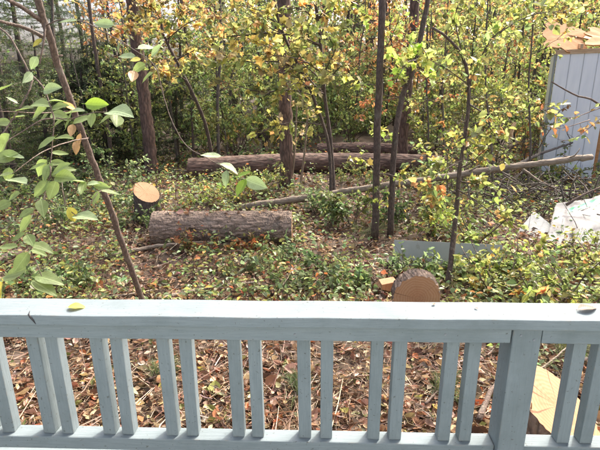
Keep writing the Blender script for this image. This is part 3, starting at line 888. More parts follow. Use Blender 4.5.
def build_cover():
    """low leafy ground plants"""
    r = np.random.default_rng(43)
    N = 3900
    x, y = scatter(r, N*3, 3.2, 16, .75, .6)
    dens = .2+.5*fbm(x*1.1, y*1.1, r, 3, 1.0)
    px = 300+F*x/(y*.96+.6)
    dens += .55*(px < 130)+.34*((px > 190) & (px < 385) & (y < 6.5))+.4*((px > 60) & (px < 300) & (y > 7))+.75*(px > 430)+.35*(y > 7.5)-.35*((px > 300) & (px < 400) & (y > 5.2) & (y < 7))-.9*(y < 3.9)-1.2*((px > 370) & (px < 445) & (y < 5.2))-.8*((px > 490) & (px < 560) & (y > 5.6) & (y < 7.2))
    # keep the logs and panels mostly clear
    keep = r.uniform(0, 1, N*3) < dens
    x, y = x[keep][:N], y[keep][:N]
    n = len(x)
    acc = Acc(); st = Acc()
    nl = r.integers(4, 11, n)
    idx = np.repeat(np.arange(n), nl)
    m = len(idx)
    h = r.uniform(.06, .32, n)*np.clip(.75+y*.05, .7, 1.4)
    a = r.uniform(0, 6.28, m)
    rad = r.uniform(.02, .14, m)
    lx, ly = x[idx]+rad*np.cos(a), y[idx]+rad*np.sin(a)
    lz = gz(x[idx], y[idx])+h[idx]*r.uniform(.35, 1, m)
    d = np.stack([np.cos(a), np.sin(a), r.normal(-.05, .35, m)], -1)
    sp = r.integers(0, 5, n)
    base = np.zeros((n, 3))
    pals = [[(GRN, 1), (SAGE, 2), (PSG, 2)], [(SAGE, 2), (YGR, 1.5), (PSG, 2)], [(OLV, 2), (YGR, 2), (YEL, .4)], [(YGR, 3), (GRN, 1), (ORG, .4)], [(GRN, 2), (OLV, 2), (RUST, .5)]]
    col = np.zeros((m, 3))
    for k in range(5):
        s = sp[idx] == k
        col[s] = palette(r, s.sum(), pals[k], .3)
    L = r.uniform(.035, .075, m)*np.clip(.8+y[idx]*.05, .9, 1.5)
    leaves(acc, np.stack([lx, ly, lz], -1), d, L, r.uniform(.45, .8, m), col, 'ovate', r, tilt=.45)
    for i in range(0, n):
        b = np.array((x[i], y[i], float(gz(x[i], y[i]))))
        q = np.array([b, b+(r.normal(0, .03), r.normal(0, .03), h[i]*.95)])
        tube(st, q, [.004, .002], 3, cap=False)
    V = tag(obj('ground_cover', acc.build('ground_cover'), M['leaf']), 'low green leafy seedlings covering the clearing floor', 'ground cover', kind='stuff')
    tag(obj('cover_stems', st.build('cover_stems'), M['smooth_bark']), 'thin stems of the low ground cover plants', 'stems', kind='stuff')
build_cover()

# ------------------------------------------------------------------ trees
def limb_path(r, p, d, L, n=7, droop=.0, wob=.10):
    d = unit(np.asarray(d, float)); q = [np.asarray(p, float)]
    for k in range(n-1):
        d = unit(d+r.normal(0, wob, 3)+np.array((0, 0, -droop)))
        q.append(q[-1]+d*L/(n-1))
    return np.array(q)
def foliage_on(accB, accL, r, path, rad, tw_n, tw_L, lf_n, lf_L, lf_W, pal, shape, droop=.05, start=.15, tilt=.5, var=.28):
    """twigs and leaves along a limb path"""
    n = len(path)
    T = unit(np.gradient(path, axis=0))
    for k in range(tw_n):
        t = r.uniform(start, 1); f = t*(n-1); i = min(int(f), n-2); p = path[i]+(path[i+1]-path[i])*(f-i)
        d = unit(T[i]*.9+r.normal(0, .75, 3)+(0, 0, .05))
        L = tw_L*r.uniform(.45, 1.2)
        q = limb_path(r, p, d, L, 5, droop, .15)
        tube(accB, q, max(rad*.4, .0028)*np.linspace(1, .45, 5), 3, cap=False)
        m = max(1, int(r.poisson(lf_n)))
        u = r.uniform(.15, 1, m)*4; ii = np.minimum(u.astype(int), 3)
        lp = q[ii]+(q[ii+1]-q[ii])*(u-ii)[:, None]
        tw = unit(np.gradient(q, axis=0))[ii]
        ld = tw*.5+r.normal(0, .6, (m, 3))+(0, 0, -.15)
        leaves(accL, lp, ld, lf_L*np.clip(np.exp(r.normal(-.06, .30, m)), .45, 1.7), lf_W*r.uniform(.8, 1.2, m), .55*palette(r, 1, pal, var)+.45*palette(r, m, pal, var), shape, r, tilt=tilt)

def tree(name, label, path, r0, r1, seed, bark, limbs=(), nl=0, hr=(.3, .95), LL=(.8, 1.6), rise=.35, bias=(0, 0, 0), tw=(9, .45), lf=(7, .07, .7), pal=None, shape='ovate',
         group=None, cat='tree', sides=10, droop=.03, rough=.04, crown=True, tilt=.5, foot=1.25, var=.28, ln=7):
    """limbs: explicit list of (points, radius); nl random limbs more"""
    r = np.random.default_rng(seed)
    path = np.asarray(path, float)
    base = path[0].copy()
    L = np.sum(np.linalg.norm(np.diff(path, axis=0), axis=1))
    n = max(14, int(L*7))
    pa = smooth_path(path, n)+r.normal(0, r0*.06, (n, 3))
    t = np.linspace(0, 1, n)
    rad = (r0+(r1-r0)*t)*(1+(foot-1)*np.exp(-t*L/.18))
    pa[0, 2] -= .06
    root = thing(name, label, cat, base, group)
    a = Acc()
    tube(a, pa, rad, sides, rough=rough, r=r)
    obj('trunk', a.build('trunk', base, True), M[bark], root)
    B, Lf = Acc(), Acc()
    paths = [(smooth_path(np.asarray(q, float), 10), rr) for q, rr in limbs]
    for k in range(nl):
        f = r.uniform(*hr)*(n-1); i = min(int(f), n-2)
        az = r.uniform(0, 6.283)
        d = np.array((math.cos(az), math.sin(az), rise+r.normal(0, .2)))+np.asarray(bias, float)
        ll = r.uniform(*LL)*(1.15-.4*f/(n-1))
        paths.append((limb_path(r, pa[i], d, ll, ln, droop, .12), max(.004, min(rad[i]*.45, ll*.012))))
    own = len(paths) <= 16
    for q, rr in paths:
        if own: B = Acc()
        tube(B, q, rr*np.linspace(1, .35, len(q)), 5, cap=True)
        if crown:
            foliage_on(B, Lf, r, q, rr, tw[0], tw[1], lf[0], lf[1], lf[2], pal, shape, droop, tilt=tilt, var=var)
        if own: obj('branch', B.build('branch', base, True), M[bark], root)
    if B.n and not own: tag(obj('branches', B.build('branches', base, True), M[bark], root), kind='stuff')
    if Lf.n: obj('crown', Lf.build('crown', base, False), M['leaf'], root)
    return root
def px_path(lst, ex=None):
    q = [P(*p) for p in lst]
    return np.array(q)

# reddish pine trunk left
YP = [(YEL, 3), (YGR, 4), (OLV, 3), (ORG, .6), (TAN, .9), (GRN, 1.6), (LIME, .8)]
b = G(152, 174)
tree('pine_tree', 'straight reddish brown pine trunk left of the centre behind the cut stump', [b, P(148, 130, b[1]), P(142, 80, b[1]), P(134, 20, b[1]), P(128, -60, b[1]), P(122, -160, b[1])], .15, .11, 51, 'pine_bark', nl=5, hr=(.8, 1), LL=(.6, 1.2), tw=(5, .4), lf=(4, .09, .5), pal=[(GRN, 1), (OLV, 1)], sides=16)
b = G(287, 187)
tree('pine_tree', 'brown pine trunk with a torn pale bark strip in the centre behind the big log', [b, P(286, 130, b[1]), P(284, 60, b[1]), P(284, 0, b[1]), P(283, -150, b[1])], .135, .11, 52, 'pine_bark', nl=4, hr=(.7, 1), LL=(.6, 1.0), tw=(5, .4), lf=(4, .09, .5), pal=[(GRN, 1), (OLV, 1)], sides=16)
b4 = G(375, 239)
tree('dark_sapling', 'tall straight dark stemmed sapling standing right of centre, left of a close pair', [b4, P(377, 150, b4[1]), P(379, 90, b4[1]), P(381, 40, b4[1]), P(382, 0, b4[1]), P(384, -120, b4[1]+.2)], .050, .042, 53, 'dark_bark', nl=14, hr=(.12, .95), LL=(.3, .7), tw=(6, .25), lf=(4, .075, .75), pal=[(LIME, 2), (YEL, 1), (GRN, 1), (YGR, 2)], shape='maple', sides=12, rough=.06)
b5 = G(390, 236)
tree('dark_sapling', 'slightly leaning dark sapling right beside the tall straight one, with bright lime leaves', [b5, P(393, 170, b5[1]), P(396, 130, b5[1]), P(403, 95, b5[1]+.1), P(414, 65, b5[1]+.1), P(426, 10, b5[1]+.2), P(436, -60, b5[1]+.2)], .044, .03, 54, 'dark_bark',
     limbs=[([P(407, 85, 6.7), P(400, 75, 6.3), P(393, 72, 6.0)], .012), ([P(416, 60, 6.7), P(408, 62, 6.2), P(402, 70, 5.9), P(396, 80, 5.8)], .012), ([P(412, 66, 6.7), P(425, 70, 6.2), P(437, 76, 6.0)], .012), ([P(420, 45, 6.7), P(410, 42, 6.3), P(400, 45, 6.1)], .010), ([P(420, 45, 6.7), P(424, 50, 6.3), P(428, 58, 6.1)], .010)],
     nl=3, hr=(.4, .9), LL=(.3, .6), tw=(6, .16), lf=(3.4, .095, .8), pal=[(LIME, 5), (YGR, 2), (YEL, .7)], shape='maple', sides=12, rough=.06, tilt=.8)
b = G(401, 168)
tree('oak_tree', 'stout dark trunk standing behind the pair of dark saplings', [b, P(404, 130, b[1]), P(407, 90, b[1]), P(412, 40, b[1]), P(420, -60, b[1]), P(424, -150, b[1])], .125, .10, 55, 'pine_bark', nl=12, hr=(.2, .9), LL=(.8, 1.8), tw=(9, .5), lf=(6, .09, .6), pal=[(ORG, 2), (RUST, 1), (OLV, 1)], sides=16)
# V pair of saplings with the yellow foliage
b = G(335, 208)
tree('yellow_sapling', 'slender straight sapling with yellow-green leaves, right stem of the centre V pair', [b, P(331, 145, 8.2), P(325, 100, 8.2), P(322, 60, 8.2), P(320, 35, 8.2), P(315, 0, 8.1), P(308, -70, 8.0)], .034, .024, 56, 'dark_bark',
     limbs=[([P(320, 45, 8.2), P(300, 37, 7.9), P(268, 33, 7.6), (P(235, 36, 7.5)), P(200, 37, 7.4)], .016), ([P(322, 70, 8.2), P(308, 62, 7.9), P(285, 68, 7.6), P(262, 78, 7.4)], .012), ([P(323, 75, 8.2), P(333, 55, 7.9), P(340, 40, 7.8)], .012), ([P(318, 20, 8.2), P(298, 8, 7.9), P(270, 12, 7.6), P(240, 5, 7.4)], .014), ([P(318, 18, 8.2), P(330, 5, 7.9), P(342, -6, 7.8)], .012)],
     nl=9, hr=(.35, .95), LL=(.9, 1.7), bias=(-.4, -.4, .1), tw=(12, .40), lf=(6.5, .09, .75), pal=YP, shape='maple', sides=8, tilt=.8)
tree('yellow_sapling', 'slender leaning sapling with yellow-green leaves, left stem of the centre V pair', [b+(-.06, 0, 0), P(329, 148, 8.1), P(318, 110, 8.0), P(305, 78, 7.9), P(293, 55, 7.8), P(280, 25, 7.8), P(270, -20, 7.7)], .030, .018, 57, 'dark_bark',
     limbs=[([P(312, 95, 7.9), P(290, 90, 7.6), P(262, 92, 7.4), P(238, 86, 7.2), P(218, 80, 7.1)], .012), ([P(322, 125, 8.1), P(295, 122, 7.7), P(270, 128, 7.5), P(258, 136, 7.4)], .010), ([P(304, 76, 7.9), P(282, 62, 7.6), P(250, 62, 7.4), P(222, 55, 7.2)], .012)],
     nl=8, hr=(.35, .95), LL=(.8, 1.5), bias=(-.6, -.3, 0), tw=(12, .38), lf=(6.5, .09, .75), pal=YP, shape='maple', sides=8, tilt=.8)
# near right sapling
b6 = G(447, 292)
tree('curved_sapling', 'thin dark curved sapling rising beside the grey board at right', [b6, P(455, 225, 5.0), P(460, 170, 5.05), P(466, 130, 5.1), P(469, 100, 5.1), P(468, 75, 5.1), P(462, 55, 5.1), P(448, 38, 5.0), P(432, 28, 4.9)], .030, .012, 58, 'dark_bark',
     limbs=[([P(469, 104, 5.1), P(490, 115, 4.9), P(518, 112, 4.7), P(546, 110, 4.6)], .009), ([P(466, 92, 5.1), P(480, 60, 5.0), P(492, 38, 4.9), P(505, 28, 4.8)], .010), ([P(466, 130, 5.1), P(482, 122, 4.9), P(495, 135, 4.8), P(505, 150, 4.8)], .007),
            ([P(462, 160, 5.05), P(448, 168, 4.9), P(436, 175, 4.8), P(430, 190, 4.7)], .007), ([P(458, 190, 5.0), P(475, 200, 4.8), P(495, 215, 4.7), P(520, 222, 4.6)], .007), ([P(455, 215, 5.0), P(440, 205, 4.8), P(425, 210, 4.7)], .006),
            ([P(469, 85, 5.1), P(448, 70, 4.9), P(430, 60, 4.8)], .007), ([P(468, 75, 5.1), P(455, 20, 5.0), P(462, 0, 4.9)], .008), ([P(492, 38, 4.9), P(520, 20, 4.8), P(548, 12, 4.7), P(580, 15, 4.6)], .007)],
     nl=4, hr=(.35, .95), LL=(.4, .7), tw=(13, .22), lf=(5.5, .06, .72), pal=[(YGR, 4), (OLV, 2), (SAGE, 1.5), (LIME, 1), (ORG, .8), (YEL, .6)], shape='ovate', sides=10, rough=.08, tilt=.7)
# right edge branch coming over the shed wall
b = onground(6.3, 8.2)
tree('orange_sapling', 'small sapling with orange and green leaves arching in front of the shed wall', [b, P(640, 150, 7.4), P(600, 105, 7.0), P(575, 95, 6.8), P(552, 82, 6.6)], .03, .008, 59, 'smooth_bark',
     limbs=[([P(600, 108, 7.0), P(570, 118, 6.7), P(548, 112, 6.6), P(530, 100, 6.5)], .008), ([P(590, 120, 7.0), P(560, 128, 6.7), P(535, 122, 6.5)], .008), ([P(610, 110, 7.0), P(580, 135, 6.6), P(560, 142, 6.5)], .008)],
     tw=(8, .22), lf=(3.2, .075, .6), pal=[(ORG, 2.4), (SAGE, 2), (GRN, 1.5), (RUST, 1), (YGR, 1)], tilt=.8)
for k, (px, py, tx, lb) in enumerate(((492, 205, 486, 'slim yellow-green sapling left of the brush pile'), (527, 192, 532, 'slim yellow-green sapling right at the left edge of the shed wall'), (440, 190, 446, 'slim yellow-green sapling between the leaning dark sapling and the curved one'),
        (425, 175, 430, 'slim sapling with lime leaves right of the stout dark trunk'))):
    b = G(px, py); Yb = b[1]; top = (40 if px != 572 else 150) if px != 492 or py == 205 else 150
    tree('slim_sapling', lb, [b, P(px*.7+tx*.3+2, py*.7+top*.3, Yb), P(px*.3+tx*.7-2, py*.3+top*.7, Yb), P(tx, top, Yb-.1), P(tx+3, top-60 if top < 100 else top-8, Yb-.1)], .022, .010, 600+k, 'grey_bark', nl=13, hr=(.25, 1), LL=(.5, 1.0), tw=(10, .28), lf=(7, .066, .7),
         pal=[(YGR, 4), (OLV, 2.5), (LIME, 1.2), (YEL, .8), (GRN, 1), (ORG, .6)], shape='ovate', tilt=.8, sides=8)
# thin stems at left
b = G(112, 168)
tree('thin_sapling', 'thin brown stem standing left of the reddish pine trunk', [b, P(108, 130, b[1]), P(98, 70, b[1]), P(90, 10, b[1]), P(84, -60, b[1]), P(78, -120, b[1])], .05, .03, 60, 'smooth_bark', nl=5, hr=(.3, .95), LL=(.5, 1.2), tw=(4, .3), lf=(3, .08, .5), pal=[(GRN, 2), (OLV, 1)])
OP = [(ORG, 1.8), (YEL, 2.6), (YGR, 2.6), (OLV, 2), (TAN, .8), (GRN, .8)]
b = G(214, 172)
tree('orange_yellow_tree', 'crooked dark sapling with orange and yellow leaves right of the reddish pine', [b, P(207, 130, b[1]-.3), P(198, 105, b[1]-.5), P(186, 80, b[1]-.7), P(176, 60, b[1]-.8), P(166, 40, b[1]-.9), P(160, 15, b[1]-1), P(156, -40, b[1]-1)], .044, .024, 61, 'dark_bark',
     limbs=[([P(168, 46, 9.4), P(172, 25, 9.2), P(182, 8, 9.0)], .014), ([P(176, 60, 9.4), P(195, 50, 9.0), P(212, 45, 8.8)], .012), ([P(165, 35, 9.3), P(145, 25, 9.0), P(125, 28, 8.8)], .012), ([P(162, 22, 9.3), P(150, 5, 9.0), P(130, 0, 8.8)], .012), ([P(186, 80, 9.5), P(172, 72, 9.2), P(158, 70, 9.0)], .010), ([P(166, 40, 9.4), P(190, 22, 9.0), P(215, 15, 8.6)], .012)],
     nl=6, hr=(.5, 1), LL=(.6, 1.2), tw=(14, .36), lf=(7, .09, .75), pal=OP, shape='maple', tilt=.8)
# two pale bare sticks standing by the centre pine
for k, (p0, p1, lb) in enumerate((((300, 190), (309, 95), 'pale bare upright stick right of the centre pine, nearer the V saplings'), ((291, 188), (297, 105), 'pale bare upright stick right against the centre pine trunk'))):
    b = G(*p0); stick('dead_stem', lb, [b, P((p0[0]+p1[0])/2+1, (p0[1]+p1[1])/2, b[1]), P(p1[0], p1[1], b[1])], .028, 70+k, 'dry_stem', 'dead stem')

# ------------------------------------------------------------------ leaning foreground sapling with large leaves
def leaf_proto(seed, wr):
    """large ovate leaf along +x, normal +z, with midrib fold, pointed tip and slight ripple"""
    r = np.random.default_rng(seed)
    us = np.linspace(0, 1, 9)
    wd = np.sin(np.pi*us**.82)**.85*(1-us*.12); wd[0] = wd[-1] = 0
    V, idx = [], []
    bend = r.uniform(-.10, .16)
    for k, u in enumerate(us):
        zc = -bend*u*u*2
        for s in (-1, -.5, 0, .5, 1):
            V.append((u, s*wd[k]*wr/2, zc+abs(s)*wd[k]*.09+.012*math.sin(u*14+s*2)*abs(s)))
    Q = [(k*5+j, k*5+5+j, k*5+6+j, k*5+1+j) for k in range(8) for j in range(4)]
    # petiole
    a = Acc(); a.add(np.array(V), None, np.array(Q), None)
    tube(a, np.array([(-.12, 0, .02), (-.05, 0, .0), (.02, 0, -.004)]), [.012, .009, .006], 4)
    return a.build('leaf', smooth=True)
def big_leaf_mat(name, c, back, trans=.35):
    m, n, b, out = mat(name)
    tc = node(n, 'ShaderNodeTexCoord')
    sx = node(n, 'ShaderNodeSeparateXYZ'); n.links.new(tc.outputs['Object'], sx.inputs[0])
    ab = node(n, 'ShaderNodeMath', operation='ABSOLUTE'); n.links.new(sx.outputs['Y'], ab.inputs[0])
    # veins: slanted lines + midrib
    v1 = node(n, 'ShaderNodeMath', operation='MULTIPLY_ADD'); v1.inputs[1].default_value = -.9
    n.links.new(ab.outputs[0], v1.inputs[0]); n.links.new(sx.outputs['X'], v1.inputs[2])
    v2 = node(n, 'ShaderNodeMath', operation='MULTIPLY'); v2.inputs[1].default_value = 55
    n.links.new(v1.outputs[0], v2.inputs[0])
    v3 = node(n, 'ShaderNodeMath', operation='SINE'); n.links.new(v2.outputs[0], v3.inputs[0])
    v4 = node(n, 'ShaderNodeMapRange'); v4.inputs[1].default_value = .8; v4.inputs[2].default_value = 1.0; v4.inputs[4].default_value = .35
    n.links.new(v3.outputs[0], v4.inputs[0])
    v5 = node(n, 'ShaderNodeMapRange'); v5.inputs[1].default_value = .012; v5.inputs[2].default_value = .03; v5.inputs[3].default_value = .7; v5.inputs[4].default_value = 0
    n.links.new(ab.outputs[0], v5.inputs[0])
    v6 = node(n, 'ShaderNodeMath', operation='MAXIMUM'); n.links.new(v4.outputs[0], v6.inputs[0]); n.links.new(v5.outputs[0], v6.inputs[1])
    no = node(n, 'ShaderNodeTexNoise'); no.inputs['Scale'].default_value = 5; no.inputs['Detail'].default_value = 5
    n.links.new(tc.outputs['Object'], no.inputs[0])
    cr = node(n, 'ShaderNodeValToRGB'); e = cr.color_ramp.elements
    e[0].position = .3; e[0].color = (*[q*.75 for q in c], 1); e[1].position = .7; e[1].color = (*[min(1, q*1.2) for q in c], 1)
    n.links.new(no.outputs[0], cr.inputs[0])
    mx = node(n, 'ShaderNodeMix', data_type='RGBA'); mx.inputs[7].default_value = (*[min(1, q*1.7+.03) for q in c], 1)
    n.links.new(v6.outputs[0], mx.inputs[0]); n.links.new(cr.outputs[0], mx.inputs[6])
    n.links.new(mx.outputs[2], b.inputs['Base Color'])
    b.inputs['Roughness'].default_value = .5
    tr = node(n, 'ShaderNodeBsdfTranslucent'); tr.inputs['Color'].default_value = (*back, 1)
    ms = node(n, 'ShaderNodeMixShader'); ms.inputs[0].default_value = trans
    n.links.new(b.outputs[0], ms.inputs[1]); n.links.new(tr.outputs[0], ms.inputs[2]); n.links.new(ms.outputs[0], out.inputs[0])
    bp = node(n, 'ShaderNodeBump'); bp.inputs['Strength'].default_value = .3; bp.inputs['Distance'].default_value = .01
    n.links.new(v6.outputs[0], bp.inputs['Height']); n.links.new(bp.outputs[0], b.inputs['Normal'])
    return m
BL = {'g': big_leaf_mat('broad_green_leaf', (.185, .25, .10), (.29, .40, .11), .45),
      'p': big_leaf_mat('pale_green_leaf', (.24, .32, .17), (.28, .38, .14)),
      'y': big_leaf_mat('yellowing_leaf', (.42, .40, .07), (.60, .52, .10)),
      'o': big_leaf_mat('orange_leaf', (.55, .28, .035), (.75, .35, .05)),
      'l': big_leaf_mat('lime_leaf', (.16, .27, .04), (.34, .50, .05)),
      'b': big_leaf_mat('dry_brown_leaf', (.13, .065, .035), (.10, .05, .03), .15),
      't': big_leaf_mat('dead_tan_leaf', (.33, .21, .10), (.40, .25, .10))}
def build_leaning():
    r = np.random.default_rng(81)
    tp = [(147, 318, 4.15), (142, 300, 4.1), (107, 200, 3.8), (88, 150, 3.65), (78, 122, 3.55), (66, 88, 3.45), (58, 66, 3.4), (50, 38, 3.3), (43, 20, 3.25), (38, 0, 3.2), (26, -50, 3.1)]
    path = px_path(tp)
    path[0] = onground(path[0][0], path[0][1])
    base = path[0].copy()
    root = thing('leaning_sapling', 'slender leaning sapling with large oval green leaves close behind the rail at left', 'tree', base)
    a = Acc(); n = 60
    pa = smooth_path(path, n)+r.normal(0, .0018, (n, 3))
    tube(a, pa, np.linspace(.027, .021, n)*(1+.05*np.sin(np.arange(n)*1.9)), 14, rough=.03, r=r)
    for k in (14, 22, 31, 40, 47):                                # knots and stubs
        d = unit(r.normal(0, 1, 3))
        tube(a, np.array([pa[k], pa[k]+d*.05]), [.014, .006], 6)
    obj('trunk', a.build('trunk', base, True), M['smooth_bark'], root)
    tw = {
     'k1': ([(42, 21, 3.26), (36, 17, 3.2), (22, 8, 3.1), (8, 0, 3.0), (-20, -18, 2.9)], .016),
     'k2': ([(43, 37, 3.3), (28, 29, 3.2), (12, 24, 3.1), (0, 21, 3.0), (-25, 18, 2.9)], .013),
     'k3': ([(45, 22, 3.25), (44, 36, 3.22), (42, 50, 3.2), (39, 64, 3.2)], .008),
     'a': ([(-10, 20, 2.95), (0, 28, 2.9), (12, 40, 2.85), (30, 72, 2.8), (44, 88, 2.75), (50, 105, 2.7), (54, 120, 2.65), (53, 148, 2.6), (50, 170, 2.55)], .0060),
     'b': ([(33, 80, 2.8), (29, 92, 2.75), (17, 113, 2.7), (0, 136, 2.6), (-15, 150, 2.5)], .0050),
     'c': ([(77, 111, 3.5), (50, 113, 3.2), (33, 113, 3.0), (0, 112, 2.8)], .0055),
     'd': ([(54, 118, 2.66), (40, 121, 2.6), (20, 134, 2.55), (9, 141, 2.5), (6, 150, 2.5)], .0040),
     'e': ([(88, 138, 3.6), (73, 140, 3.1), (55, 145, 2.8), (36, 155, 2.6), (13, 173, 2.45)], .0050),
     'f': ([(50, 165, 2.56), (50, 172, 2.5), (45, 190, 2.5), (42, 205, 2.45), (33, 228, 2.4), (31, 250, 2.4), (36, 262, 2.4), (41, 276, 2.38)], .0042),
     'g': ([(58, 165, 2.6), (62, 183, 2.55), (64, 200, 2.5), (72, 212, 2.5), (80, 213, 2.5), (90, 200, 2.55), (96, 192, 2.6), (103, 187, 2.7)], .0032),
     'h': ([(46, 26, 3.26), (62, 20, 2.9), (82, 22, 2.7), (100, 30, 2.6), (125, 45, 2.55), (150, 62, 2.5), (158, 75, 2.5), (163, 95, 2.5), (173, 125, 2.45), (188, 148, 2.4), (206, 158, 2.35), (226, 170, 2.3), (246, 180, 2.3)], .0036),
     'i': ([(56, 118, 2.64), (70, 119, 2.6), (84, 116, 2.55), (100, 113, 2.5), (118, 114, 2.5), (132, 108, 2.5)], .0036)}
    ends = {}
    for k, (pts, rad) in tw.items():
        q = smooth_path(px_path(pts), 8*len(pts))
        q = q+np.cumsum(r.normal(0, .0012, q.shape), 0)*.6
        ends[k] = q
        a = Acc(); tube(a, q, rad*np.linspace(1, .5, len(q)), 7)
        obj('twig' if rad < .007 else 'branch', a.build('twig', base, True), M['smooth_bark'], root)
    allq = np.concatenate([ends[k] for k in ends if k not in ('k1', 'k2', 'k3')])
    prot = [leaf_proto(s, wr) for s, wr in ((1, .52), (2, .58), (3, .46), (4, .62))]
    pm = {}
    L = [  # px, py, tip direction (degrees, image, 0 = right, 90 = down), length px, colour
     (42, 188, 135, 21, 'g'), (53, 189, 110, 19, 'g'), (57, 164, 10, 17, 'g'), (62, 170, 340, 20, 'g'), (64, 177, 5, 18, 'g'), (48, 173, 120, 15, 'g'), (39, 167, 150, 16, 'g'),
     (42, 206, 80, 13, 'g'), (27, 213, 150, 17, 'g'), (27, 223, 120, 19, 'g'), (20, 237, 140, 14, 'g'), (41, 246, 10, 19, 'g'), (38, 252, 20, 16, 'g'), (22, 261, 125, 22, 'g'), (19, 275, 150, 18, 'g'),
     (47, 278, 5, 25, 'g'), (43, 287, 30, 26, 'g'), (80, 182, 185, 14, 'g'), (83, 188, 100, 14, 'g'), (93, 183, 340, 13, 'p'), (101, 186, 10, 15, 'g'), (109, 193, 15, 18, 'g'), (96, 197, 110, 13, 'g'),
     (72, 214, 60, 16, 'y'), (84, 217, 5, 22, 'p'), (17, 182, 20, 17, 'p'), (7, 175, 160, 13, 'g'), (57, 100, 350, 17, 'g'), (59, 107, 345, 16, 'g'), (69, 107, 200, 15, 'o'), (97, 105, 5, 24, 'l'),
     (37, 103, 335, 15, 'g'), (24, 109, 345, 15, 'g'), (40, 114, 330, 16, 'g'), (46, 117, 120, 13, 'g'), (58, 115, 5, 15, 'g'), (73, 112, 345, 18, 'p'), (60, 123, 330, 17, 'g'), (70, 121, 300, 18, 'g'), (81, 119, 330, 18, 'g'),
     (92, 119, 100, 13, 'g'), (106, 120, 330, 15, 'g'), (116, 122, 95, 15, 'g'), (117, 110, 345, 18, 'p'), (63, 138, 355, 17, 'g'), (48, 143, 140, 20, 'g'), (59, 154, 10, 16, 'g'), (41, 167, 130, 19, 'g'), (48, 171, 110, 17, 'g'),
     (61, 170, 335, 20, 'g'), (63, 177, 15, 20, 'g'), (3, 122, 190, 17, 'g'), (4, 144, 120, 24, 'g'), (7, 157, 160, 24, 'g'), (13, 158, 20, 20, 'p'), (8, 174, 100, 14, 'g'), (51, 89, 345, 16, 'p'), (19, 117, 170, 13, 'g'),
     (212, 157, 175, 19, 'p'), (228, 166, 15, 17, 'p'), (226, 178, 95, 16, 'p'), (242, 187, 115, 18, 'l'), (243, 176, 350, 15, 'l'), (255, 183, 20, 21, 'p'),
     (146, 48, 355, 17, 'p'), (128, 57, 175, 16, 'p'), (157, 51, 320, 15, 'p'), (139, 67, 155, 15, 'g'), (148, 77, 140, 15, 'g'), (136, 60, 165, 10, 'y'), (133, 77, 100, 13, 't'), (119, 45, 125, 10, 'p'),
     (105, 24, 185, 19, 'p'), (69, 22, 170, 17, 'p'), (38, 43, 130, 11, 'y'), (34, 62, 120, 13, 'p'), (28, 77, 130, 12, 'p'), (72, 130, 100, 12, 't'), (80, 140, 95, 14, 't'), (76, 147, 80, 12, 't'),
     (1, 292, 100, 20, 'y'), (30, 240, 60, 13, 'g'), (10, 248, 170, 16, 'g'), (3, 205, 160, 18, 'g'), (14, 197, 150, 15, 'g'), (6, 88, 150, 14, 'g'), (12, 101, 200, 13, 'p')]
    for k, (x, y, ang, ln, cc) in enumerate(L):
        a_ = math.radians(ang)
        bx_, by_ = x-math.cos(a_)*ln*.5, y-math.sin(a_)*ln*.5
        # depth of the nearest twig in the picture plane
        Yd = 2.6
        pr = allq-np.array((0, 0, CAM_H)); R_ = np.array(CR.transposed()); c_ = pr@R_.T
        u = 300+F*c_[:, 0]/-c_[:, 2]; v = 225-F*c_[:, 1]/-c_[:, 2]
        i = int(np.argmin((u-bx_)**2+(v-by_)**2)); Yd = allq[i, 1]+r.normal(0, .015)
        p0 = P(bx_, by_, Yd); p1 = P(x+math.cos(a_)*ln*.5, y+math.sin(a_)*ln*.5, Yd+r.normal(-.02, .04))
        X = unit(p1-p0); Ln = np.linalg.norm(p1-p0)*1.12
        view = unit(np.array((0, 0, CAM_H))-p0)
        up = unit(np.array((0, 0, 1.0))*r.uniform(.5, 1.0)+view*r.uniform(.35, .9)+r.normal(0, .28, 3))
        Z = unit(up-X*np.dot(up, X)); Yv = np.cross(Z, X)
        # base hangs on the twig: short petiole towards nearest twig point
        key = (k % 4, cc)
        if key not in pm:
            m_ = prot[k % 4].copy(); m_.materials.clear(); m_.materials.append(BL[cc]); pm[key] = m_
        o = obj('leaf', pm[key], None, root)
        Mx = Matrix(((X[0], Yv[0], Z[0], p0[0]-base[0]), (X[1], Yv[1], Z[1], p0[1]-base[1]), (X[2], Yv[2], Z[2], p0[2]-base[2]), (0, 0, 0, 1)))
        o.matrix_local = Mx @ Matrix.Diagonal((Ln, Ln, Ln, 1))
        if cc in 'o': o['label'] = 'orange autumn leaf'
    return root
build_leaning()

# leaves lying on the railing
def rail_leaf(label, px, py, ln, mtl, rz, seed, wr=.6):
    t = rail_t(px, py, .05)
    d = np.array(ray(px, py)); s = (CAPZ+.004-CAM_H)/d[2]; p = np.array((0, 0, CAM_H))+d*s
    o = obj('fallen_leaf', leaf_proto(seed, wr), BL[mtl], None, (p[0], p[1], CAPZ+.004+ln*.06)); o.scale = (ln, ln, ln); o.rotation_euler = (.04, -.05, rz)
    tag(o, label, 'leaf')
rail_leaf('yellow fallen leaf lying on the left part of the rail cap', 68, 308, .055, 'y', .2, 14, .75)
rail_leaf('curled brown leaf lying on the rail cap at the right edge', 578, 311, .075, 'b', .3, 15, .5)
rail_leaf('tiny brown leaf scrap on the rail cap near the centre right', 433, 305, .018, 'b', 1.0, 16)
rail_leaf('tiny dark leaf scrap on the rail cap right of its centre', 478, 309, .014, 'b', 2.2, 17)

